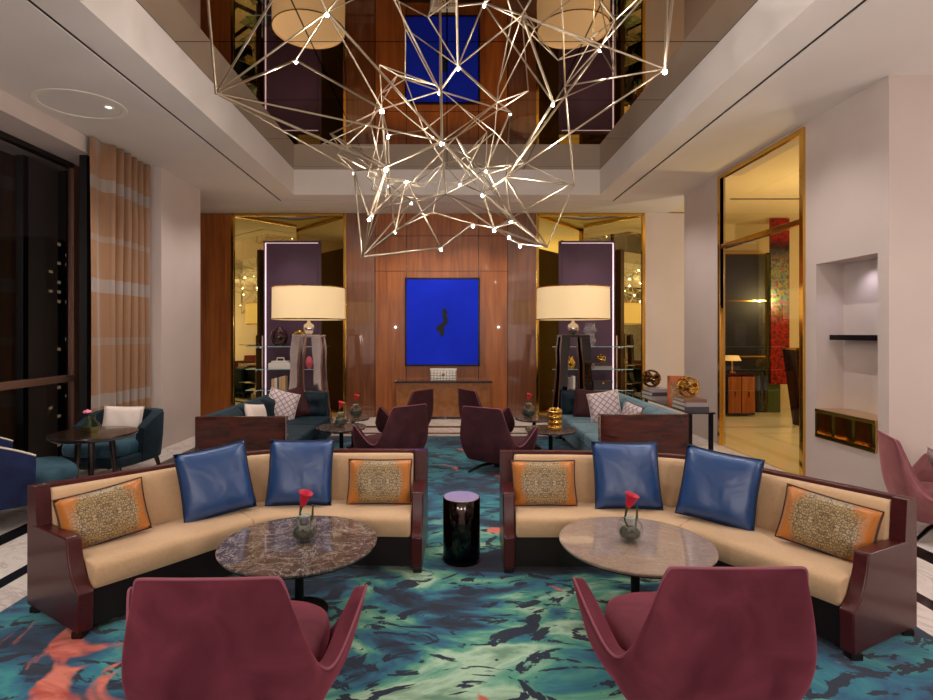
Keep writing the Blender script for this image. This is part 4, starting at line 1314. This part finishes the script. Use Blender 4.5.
c = cushion('grey_cushion', 0.34, 0.30, 0.12, 'grey_cloth', 'grey_cloth')
put(c, (4.07, 4.45, 0.54), math.radians(65), 0.42)
tag(c, 'small grey-brown cushion on the mauve armchair by the wall', 'cushion')


# ------------------------------------------------------------------ box sofas at the back
def long_sofa(loc, sx, mat, lab):
    """runs along Y; sx=+1 has its back on the -X side"""
    t = thing('lounge_sofa', lab, 'sofa', loc)
    L = 2.42
    def bx(x0, x1, y0, y1, z0, z1, bv=0.0):
        a, b_ = sorted((sx * x0, sx * x1))
        return MB().box(a, b_, y0, y1, z0, z1, bv, 3)
    bx(-0.02, 0.93, -0.05, 0.0, 0.04, 0.75, 0.006).build('end_panel', 'wood_dark', t)
    bx(0.935, 0.95, -0.052, 0.002, 0.0, 0.752).build('end_trim', 'chrome', t, smooth=False)
    bx(0.0, 0.14, 0.0, L, 0.12, 0.745, 0.03).build('back', mat, t)
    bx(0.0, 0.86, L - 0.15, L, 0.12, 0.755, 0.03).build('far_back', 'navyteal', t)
    bx(0.0, 0.90, 0.0, L - 0.02, 0.10, 0.26, 0.012).build('base', mat, t)
    n = 3
    for k in range(n):
        y0 = 0.01 + k * (L - 0.17) / n
        y1 = 0.0 + (k + 1) * (L - 0.17) / n
        bx(0.15, 0.92, y0, y1, 0.26, 0.41, 0.035).build('seat_cushion', mat, t, angle=60)
        w = MB()
        m_ = 10
        rows = []
        for i in range(m_ + 1):
            a = 2 * i / m_ - 1
            row = []
            for j in range(m_ + 1):
                b_ = 2 * j / m_ - 1
                f = (max(0, 1 - a ** 6) * max(0, 1 - b_ ** 6)) ** 0.5
                dim = 0.035 * (abs(math.cos(a * PI * 1.0)) * abs(math.cos(b_ * PI * 1.0))) * f
                row.append((sx * (0.135 + 0.11 * f - dim * 0.6 + 0.0), (y0 + y1) / 2 + b_ * (y1 - y0) / 2 * 0.985, 0.57 + a * 0.165))
            rows.append(row)
        w.grid(rows)
        w.build('back_cushion', mat, t, angle=80)
    # buttoned pad on the far end
    w = MB(); m_ = 16
    rows = []
    for i in range(m_ + 1):
        a = 2 * i / m_ - 1
        row = []
        for j in range(m_ + 1):
            b_ = 2 * j / m_ - 1
            f = (max(0, 1 - a ** 6) * max(0, 1 - b_ ** 6)) ** 0.5
            dim = 0.04 * (math.cos(a * PI) ** 2 * math.cos(b_ * 2 * PI) ** 2) * f
            row.append((sx * (0.53 + b_ * 0.32), L - 0.145 - 0.075 * f + dim, 0.575 + a * 0.165))
        rows.append(row)
    w.grid(rows)
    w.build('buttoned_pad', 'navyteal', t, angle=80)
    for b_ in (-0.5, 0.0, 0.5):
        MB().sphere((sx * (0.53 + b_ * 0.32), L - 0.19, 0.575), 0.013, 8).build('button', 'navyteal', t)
    for x in (0.08, 0.82):
        for y in (0.08, L - 0.08):
            bx(x - 0.025, x + 0.025, y - 0.025, y + 0.025, 0.0, 0.10).build('foot', 'blackmetal', t, smooth=False)
    return t


long_sofa((-2.64, 5.80, RT * 0 + 0.016), 1, 'navyteal', 'dark teal velvet sofa with a glossy dark wood end panel, on the curtain side')
long_sofa((2.60, 5.95, 0.016), -1, 'teal', 'light teal velvet sofa with a glossy dark wood end panel, beside the console of books')

c = cushion('plaid_cushion', 0.42, 0.42, 0.13, 'plaid', 'white_cloth')
put(c, at(282, 410, 7.72), 0.45, 0.25, 0.30)
c.location.z = 0.62
tag(c, 'white plaid cushion tilted on the dark teal sofa', 'cushion', 'plaid cushions')
c2 = copy_tree(c); put(c2, (at(603, 408, 7.6).x, 7.52, 0.63), -0.35, 0.25, -0.2)
tag(c2, 'white plaid cushion in the corner of the light teal sofa', 'cushion', 'plaid cushions')
c3 = cushion('white_cushion', 0.40, 0.36, 0.12, 'white_cloth', 'white_cloth')
put(c3, (-2.30, 6.6, 0.61), PI / 2 - 0.2, 0.30, 0.15)
tag(c3, 'plain white cushion leaning on the back of the dark teal sofa', 'cushion')
c4 = cushion('burgundy_cushion', 0.44, 0.42, 0.12, 'plum', 'plum')
put(c4, (at(292, 410, 7.95).x, 7.93, 0.62), 0.2, 0.22, -0.3)
tag(c4, 'burgundy cushion behind the plaid one on the dark teal sofa', 'cushion')
c5 = cushion('burgundy_cushion', 0.44, 0.42, 0.12, 'plum', 'plum')
put(c5, (at(590, 410, 7.95).x, 7.98, 0.61), -0.1, 0.22, 0.1)
tag(c5, 'burgundy cushion behind the plaid one on the light teal sofa', 'cushion')
c6 = cushion('patterned_cushion', 0.40, 0.36, 0.12, 'plaid', 'brown_pipe')
put(c6, (2.27, 6.75, 0.60), -PI / 2 + 0.2, 0.30, 0.1)
tag(c6, 'plaid cushion with brown piping leaning on the back of the light teal sofa', 'cushion')

# low tables in the back group
def low_table(lab, loc, r, h, mat):
    return round_table('low_table', lab, loc, r, h, mat)


low_table('round brown marble low table with glass vases by the dark teal sofa', (-1.36, 7.02, RT), 0.32, 0.43, 'emperador')
low_table('round brown marble low table beside the light teal sofa', (1.30, 6.84, RT), 0.32, 0.43, 'emperador')
low_table('smaller low table farther back near the light teal sofa', (1.24, 7.75, RT), 0.28, 0.43, 'emperador')
low_table('smaller low table farther back near the dark teal sofa', (-1.34, 7.78, RT), 0.24, 0.43, 'emperador')
bowl_vase((-1.36, 6.98, RT + 0.43), 'clear glass vase with a red bloom on the nearer table by the dark teal sofa', 0.10, 'petal_orange')
bowl_vase((-1.30, 7.78, RT + 0.43), 'clear glass vase with a red bloom on the rear table by the dark teal sofa', 0.10, 'petal_orange')
t = thing('stacked_ring_vase', 'ribbed gold vase on the table beside the light teal sofa', 'vase', (1.34, 6.78, RT + 0.43))
prof = []
for k in range(25):
    prof.append((0.075 + 0.022 * abs(math.sin(k / 24 * PI * 4)), 0.26 * k / 24))
MB().lathe(prof, 22).build('body', 'gold', t)
MB().lathe([(0.07, 0.258), (0.066, 0.27), (0.055, 0.25)], 22).build('lip', 'gold', t)
bowl_vase((1.16, 7.74, RT + 0.43), 'dark glass bowl with a red bloom on the rear table near the light teal sofa', 0.11, 'petal_orange')

# console of books behind the teal sofa
t = thing('console_table', 'narrow glass-topped console behind the light teal sofa, carrying books and gold knots', 'console', (2.78, 6.95, 0))
MB().box(-0.145, 0.145, -1.02, 1.02, 0.765, 0.785, 0.004).build('top', 'smoke_glass', t)
for x in (-0.115, 0.115):
    for y in (-0.97, 0.97):
        MB().box(x - 0.02, x + 0.02, y - 0.02, y + 0.02, 0.0, 0.765, 0.003).build('leg', 'blackmetal', t)
MB().box(-0.115, 0.115, -0.97, 0.97, 0.10, 0.12).build('stretcher_shelf', 'blackmetal', t, smooth=False)
gb = 'books lying on the console'
z = 0.785
for lb, y, w, d, h, mt, r in [('slate book at the bottom of the near stack on the console', 6.22, 0.27, 0.36, 0.045, 'book_dark', 0.0),
                              ('white-paged grey book in the middle of the near stack on the console', 6.22, 0.26, 0.34, 0.045, 'book_grey', 0.06),
                              ('tan book on top of the near stack on the console, under the gold knot', 6.22, 0.25, 0.32, 0.04, 'book_brown', -0.05)]:
    book('book', lb, 2.77, y, z, w, d, h, mt, r, gb, False)
    z += h
t = thing('knot_sculpture', 'gold knot sculpture on the near book stack of the console', 'sculpture', (2.75, 6.22, z))
knot(t, 0.108, 0.015, 5)
z = 0.785
for lb, w, d, h, mt, r in [('grey book at the bottom of the far stack on the console', 0.27, 0.36, 0.05, 'book_grey', 0.0),
                           ('slate book in the middle of the far stack on the console', 0.27, 0.35, 0.05, 'book_dark', 0.05),
                           ('grey book on top of the far stack on the console, under the darker knot', 0.25, 0.32, 0.045, 'book_grey', -0.06)]:
    book('book', lb, 2.76, 7.18, z, w, d, h, mt, r, gb, False)
    z += h
t = thing('knot_sculpture', 'gold and bronze knot sculpture on the far book stack of the console', 'sculpture', (2.70, 7.2, z))
knot(t, 0.105, 0.015, 5, 'bronzebox')
t = thing('picture_frame', 'orange-framed print standing upright on the console', 'picture', (2.835, 6.68, 0.785), math.radians(-12))
mb = MB()
mb.box(-0.125, -0.095, -0.012, 0.012, 0, 0.34); mb.box(0.095, 0.125, -0.012, 0.012, 0, 0.34)
mb.box(-0.125, 0.125, -0.012, 0.012, 0, 0.03); mb.box(-0.125, 0.125, -0.012, 0.012, 0.26, 0.34)
mb.build('frame', 'orange_frame', t, smooth=False)
MB().box(-0.1, 0.1, -0.006, 0.006, 0.02, 0.27).build('print', 'photo', t, smooth=False)
MB().box(-0.03, 0.03, 0.008, 0.06, 0.0, 0.012).build('foot', 'orange_frame', t, smooth=False)


# ------------------------------------------------------------------ window corner
def tub_chair(mat, lab, loc, rz, legmat='walnut_dark', pipe=None, R=0.42, top=0.74, seat_mat=None):
    t = thing('tub_armchair', lab, 'armchair', loc, rz)
    # wrapped back: thickened arc with a dipping top edge
    n = 36
    rows = []
    for i in range(n + 1):
        a = -PI * 0.56 + PI * 1.12 * i / n
        d = abs(a) / (PI * 0.56)
        zt_ = top - 0.15 * max(0, (d - 0.45) / 0.55) ** 1.6
        sx_, sy_ = math.sin(a), -math.cos(a)
        k = (abs(sx_) ** 3.2 + abs(sy_) ** 3.2) ** (-1 / 3.2)
        ro, ri = R * k, (R - 0.10) * k
        lean = 1.05
        rows.append([(ri * sx_, ri * sy_, 0.30), (ro * sx_, ro * sy_, 0.22), (ro * sx_ * lean, ro * sy_ * lean, 0.45), (ro * sx_ * 1.06, ro * sy_ * 1.08, zt_ - 0.03),
                     (ro * sx_ * 1.04, ro * sy_ * 1.06, zt_), (ri * sx_ * 1.06, ri * sy_ * 1.08, zt_), (ri * sx_ * 1.03, ri * sy_ * 1.05, zt_ - 0.03), (ri * sx_, ri * sy_, 0.46)])
    MB().grid(rows, closed_u=True, cap=True).build('back', mat, t, angle=55)
    if pipe:
        MB().tube([tuple(Vector(r[4]) + Vector((0, 0, 0.004))) for r in rows], 0.008, 6).build('piping', pipe, t)
    superbox(R * 0.98, R * 0.94, 0.20, 0.32, 4.0, 44, 0, 0.03).build('seat_base', mat, t, loc=(0, 0.02, 0), angle=60)
    superbox(R * 0.86, R * 0.86, 0.32, 0.455, 4.0, 44, 0.02, 0.045).build('seat', seat_mat or mat, t, loc=(0, 0.08, 0), angle=60)
    for x in (-1, 1):
        for y in (-1, 1):
            MB().tube([(x * R * 0.72, y * R * 0.70, 0.21), (x * R * 0.82, y * R * 0.80, 0.0)], [0.028, 0.016], 10).build('leg', legmat, t)
    return t


tub_chair('navyteal', 'dark teal tub armchair with a white cushion in front of the curtain', (-3.79, 6.20, 0.001), math.radians(172), seat_mat='midteal')
c = cushion('lumbar_cushion', 0.44, 0.30, 0.12, 'white_cloth', 'white_cloth')
put(c, (-3.79, 6.37, 0.64), 0.10, 0.22, 0.03)
tag(c, 'white lumbar cushion on the dark teal tub armchair', 'cushion')
tub_chair('navy', 'navy tub armchair with cream piping and teal seat, seen from behind at the window glass', (-3.84, 4.80, 0.001), math.radians(-42), pipe='cream_pipe', R=0.44, top=0.77, seat_mat='midteal')
c = cushion('pale_cushion', 0.42, 0.40, 0.12, 'white_cloth', 'white_cloth')
put(c, (-3.98, 4.71, 0.66), math.radians(-42) + PI, 0.25, 0.05)
tag(c, 'pale cushion sunk inside the navy tub armchair', 'cushion')

t = thing('window_table', 'round dark walnut table with a green vase beside the window', 'table', (-3.51, 5.42, 0.001))
MB().lathe([(0.36, 0.615), (0.385, 0.635), (0.39, 0.65), (0.385, 0.66)], 60).build('tabletop', 'walnut_dark', t)
for k in range(3):
    a = -PI / 2 + 0.45 + 2 * PI * k / 3
    MB().tube([(0.16 * math.cos(a), 0.16 * math.sin(a), 0.62), (0.22 * math.cos(a), 0.22 * math.sin(a), 0.0)], [0.03, 0.022], 12).build('leg', 'walnut_dark', t)
t = thing('bottle_vase', 'lime green glass bottle vase with pink bloom on the walnut table', 'vase', (-3.54, 5.42, 0.661))
mb = MB()
pr = [(0.05, 0.002), (0.085, 0.03), (0.09, 0.06), (0.06, 0.10), (0.035, 0.135), (0.04, 0.17)]
mb.grid([[(r * math.cos(2 * PI * j / 24), r * math.sin(2 * PI * j / 24), z_) for j in range(24)] for r, z_ in pr], closed_u=True)
mb.face([mb.bm.verts.new((0.05 * math.cos(2 * PI * j / 24), 0.05 * math.sin(2 * PI * j / 24), 0.002)) for j in range(24)])
mb.build('body', 'lime_glass', t)
MB().tube([(0, 0, 0.02), (-0.01, 0, 0.12), (-0.035, 0, 0.2)], 0.004, 6).build('stem', 'stem', t)
mb = MB()
for k in range(6):
    a = 2 * PI * k / 6
    mb.sphere((-0.037 + 0.022 * math.cos(a), 0.022 * math.sin(a), 0.205), 0.02, 8, 0.7)
mb.sphere((-0.037, 0, 0.21), 0.02, 8)
mb.build('blossom', 'petal_pink', t)

# ------------------------------------------------------------------ chandelier
NODES = {
    'A': (216, 93, 3.7), 'B': (665, 69, 3.9), 'C': (362, 257, 4.5), 'D': (547, 247, 4.7), 'E': (506, 177, 4.3), 'F': (574, 185, 4.9),
    'G': (386, 167, 4.2), 'H': (354, 171, 4.8), 'I': (442, 141, 4.3), 'J': (327, 12, 3.6), 'K': (440, 91, 4.6), 'L': (510, 112, 5.1),
    'M': (565, 86, 4.8), 'N': (553, 102, 4.0), 'P': (511, 220, 5.0), 'Q': (494, 228, 4.4), 'R': (395, 230, 4.9), 'S': (369, 217, 4.3),
    'T': (411, 201, 5.2), 'U': (441, 248, 5.3), 'V': (483, 193, 4.6), 'W': (331, 134, 5.0), 'X': (486, 169, 5.2), 'Y': (389, 184, 5.3),
    'Z': (446, 194, 4.0), 'a': (205, -34, 3.2), 'b': (300, -46, 3.2), 'c': (484, 3, 4.2), 'd': (522, 15, 3.9), 'f': (600, 48, 4.4),
    'g': (677, -44, 3.3), 'h': (668, -30, 3.6), 'i': (455, -60, 3.2), 'j': (372, -44, 3.4), 'l': (560, -52, 3.3), 'n': (382, 109, 4.4),
    'o': (458, 66, 4.2), 'p': (520, 244, 4.8), 'q': (509, 235, 4.2), 'r': (473, 224, 5.0), 's': (388, 135, 5.0), 't': (440, 8, 4.3), 'u': (296, 60, 4.6),
    'v': (406, 180, 4.9), 'w': (460, 183, 5.4), 'x': (615, 20, 4.2),
}
NP = {k: at(*v) for k, v in NODES.items()}
EDGES = ('Aa Ab AJ Au AI AH AG Jb Jj JI Jn Ju Bg Bd BE Bh BM EM Ef ED EN FM FD FE MF Mh Ml Nd NE Nc Lo LK LE LX KI Kn Ko Kt Kj It IX IZ IG '
         'HG HW HS Wn WY WG CH CS CG CT CR CU CZ DP DQ DV Dp PQ PV PX PE Qp Qr QV QZ Rv RY RT Sv SG TZ TY Ur Uv Vw VE VI Xw XL XI YG Ys '
         'ns nG nu od oc oi oL ct cl cd dl df fx xh xl pq qV qr rw rZ st sI tj ti ab bj ji il lg ZU').split()
EDGES = list(dict.fromkeys(EDGES))[:100]
ch0 = thing('wire_chandelier', 'huge champagne metal wire chandelier of crossing rods with tiny lights under the mirrored ceiling', 'chandelier', (0, 4.4, ZM))
O = Vector((0, 4.4, ZM))
used = set()
for k, e in enumerate(EDGES):
    a, b_ = NP[e[0]] - O, NP[e[1]] - O
    used |= {e[0], e[1]}
    MB().tube([a, b_], 0.0070 if k % 3 else 0.0095, 6).build('rod', 'champagne', ch0)
for k in NODES:
    MB().sphere(NP[k] - O, 0.011, 8).build('joint', 'champagne', ch0)
# the finer filigree of rods between them
rnd = random.Random(5)
keys = list(NODES)
extra = [NP[k].lerp(NP[rnd.choice(keys)], rnd.uniform(0.25, 0.6)) + Vector((rnd.uniform(-.15, .15), rnd.uniform(-.5, .5), rnd.uniform(-.12, .12))) for k in keys]
extra = [Vector((p.x, p.y, min(p.z, ZM - 0.05))) for p in extra]
mb = MB()
allp = [NP[k] for k in keys] + extra
for p in extra:
    near = sorted(allp, key=lambda q: (q - p).length)
    for q in (near[2], near[4], near[7]):
        mb.tube([p - O, q - O], 0.0048, 5)
fil = mb.build('fine_rod', 'champagne', ch0)
fil['kind'] = 'stuff'
for k in 'abgijlh':
    p = NP[k] - O
    MB().tube([p, (p.x, p.y, -0.001)], 0.004, 6).build('suspension_wire', 'champagne', ch0)
BULBS = 'GIKJnsTSRVQPqprwBLNoXvYcufUH'
for k in BULBS:
    MB().sphere(NP[k] - O + Vector((0, 0, -0.022)), 0.017 if k in 'GIKnBV' else 0.012, 10).build('light_bulb', 'bulb', ch0)


# ------------------------------------------------------------------ lights
def light(kind, name, loc, energy, col, **kw):
    d = bpy.data.lights.new(name, kind)
    d.energy = energy
    d.color = col
    for k, v in kw.items():
        setattr(d, k, v)
    o = bpy.data.objects.new(name, d)
    COL.objects.link(o)
    o.location = loc
    return o


WARM, NEU = (1.0, 0.86, 0.70), (1.0, 0.93, 0.89)
for i, k in enumerate('GIKnVQRBLNPuJfTc'):
    light('POINT', 'chandelier_glow', NP[k] + Vector((0, 0, -0.26)), 9.5, NEU, shadow_soft_size=0.0)
# unseen spots added along the dark slots as room fill, without fittings
for sx in (-1, 1):
    for y in (0.2, 2.0, 3.8, 5.6, 7.4, 9.0):
        light('SPOT', 'slot_fill', (sx * 2.957, y, ZC - 0.005), 70, NEU, spot_size=2.3, spot_blend=0.8, shadow_soft_size=0.0)
# wall washers in the far slot
for x in (-1.7, -0.55, 0.45, 1.6):
    o = light('SPOT', 'wall_washer', (x, 9.717, ZC - 0.005), 75, WARM, spot_size=1.5, spot_blend=0.7, shadow_soft_size=0.0)
    o.rotation_euler = (math.radians(16), 0, 0)
light('SPOT', 'curtain_spot', (-3.52, 5.67, ZC - 0.02), 60, WARM, spot_size=2.0, spot_blend=0.7, shadow_soft_size=0.03)
for x in (-2.95, 2.66):  # spots added to brighten the shelf objects, no lamp fitting here
    light('SPOT', 'display_fill', (x, 9.717, ZC - 0.005), 60, NEU, spot_size=1.0, spot_blend=0.7, shadow_soft_size=0.0).rotation_euler = (math.radians(9), 0, 0)
for (x, y) in LAMPS:
    light('POINT', 'lamp_glow', (x, y, 1.86), 10, WARM, shadow_soft_size=0.0)
# lobby beyond the gold opening
light('POINT', 'lobby_glow', (5.6, 8.2, 2.6), 75, (1.0, 0.88, 0.68), shadow_soft_size=0.0)
light('POINT', 'lobby_glow', (7.4, 9.6, 2.4), 55, (1.0, 0.88, 0.68), shadow_soft_size=0.0)
light('SPOT', 'niche_spot', (XR + 0.14, 5.52, 2.38), 6, (0.86, 0.82, 1.0), spot_size=2.2, spot_blend=0.8, shadow_soft_size=0.03)
# fill lights added out of view, behind and beside the camera
for x in (-2.2, 0.0, 2.2):
    light('POINT', 'lounge_fill', (x, -1.9, 1.9), 95, NEU, shadow_soft_size=0.0)
light('POINT', 'lounge_fill', (5.8, 2.5, 2.2), 90, NEU, shadow_soft_size=0.0)

w = bpy.data.worlds.new('night')
scene.world = w
w.use_nodes = True
w.node_tree.nodes['Background'].inputs['Color'].default_value = (0.014, 0.010, 0.010, 1)
w.node_tree.nodes['Background'].inputs['Strength'].default_value = 1.0

# ------------------------------------------------------------------ camera
cd = bpy.data.cameras.new('camera')
cam = bpy.data.objects.new('camera', cd)
COL.objects.link(cam)
cam.location = (0, 0, H)
cam.rotation_euler = (PI / 2, 0, 0)
cd.sensor_width = 36
cd.lens = 36 * F / 933
cd.shift_x = (466.5 - CX) / 933
cd.shift_y = -(350 - CY) / 933
cd.clip_start = 0.05
scene.camera = cam

vs = scene.view_settings
vs.view_transform = 'Standard'
vs.look = 'None'
vs.exposure = 0.12
vs.gamma = 1.0
vs.use_curve_mapping = False
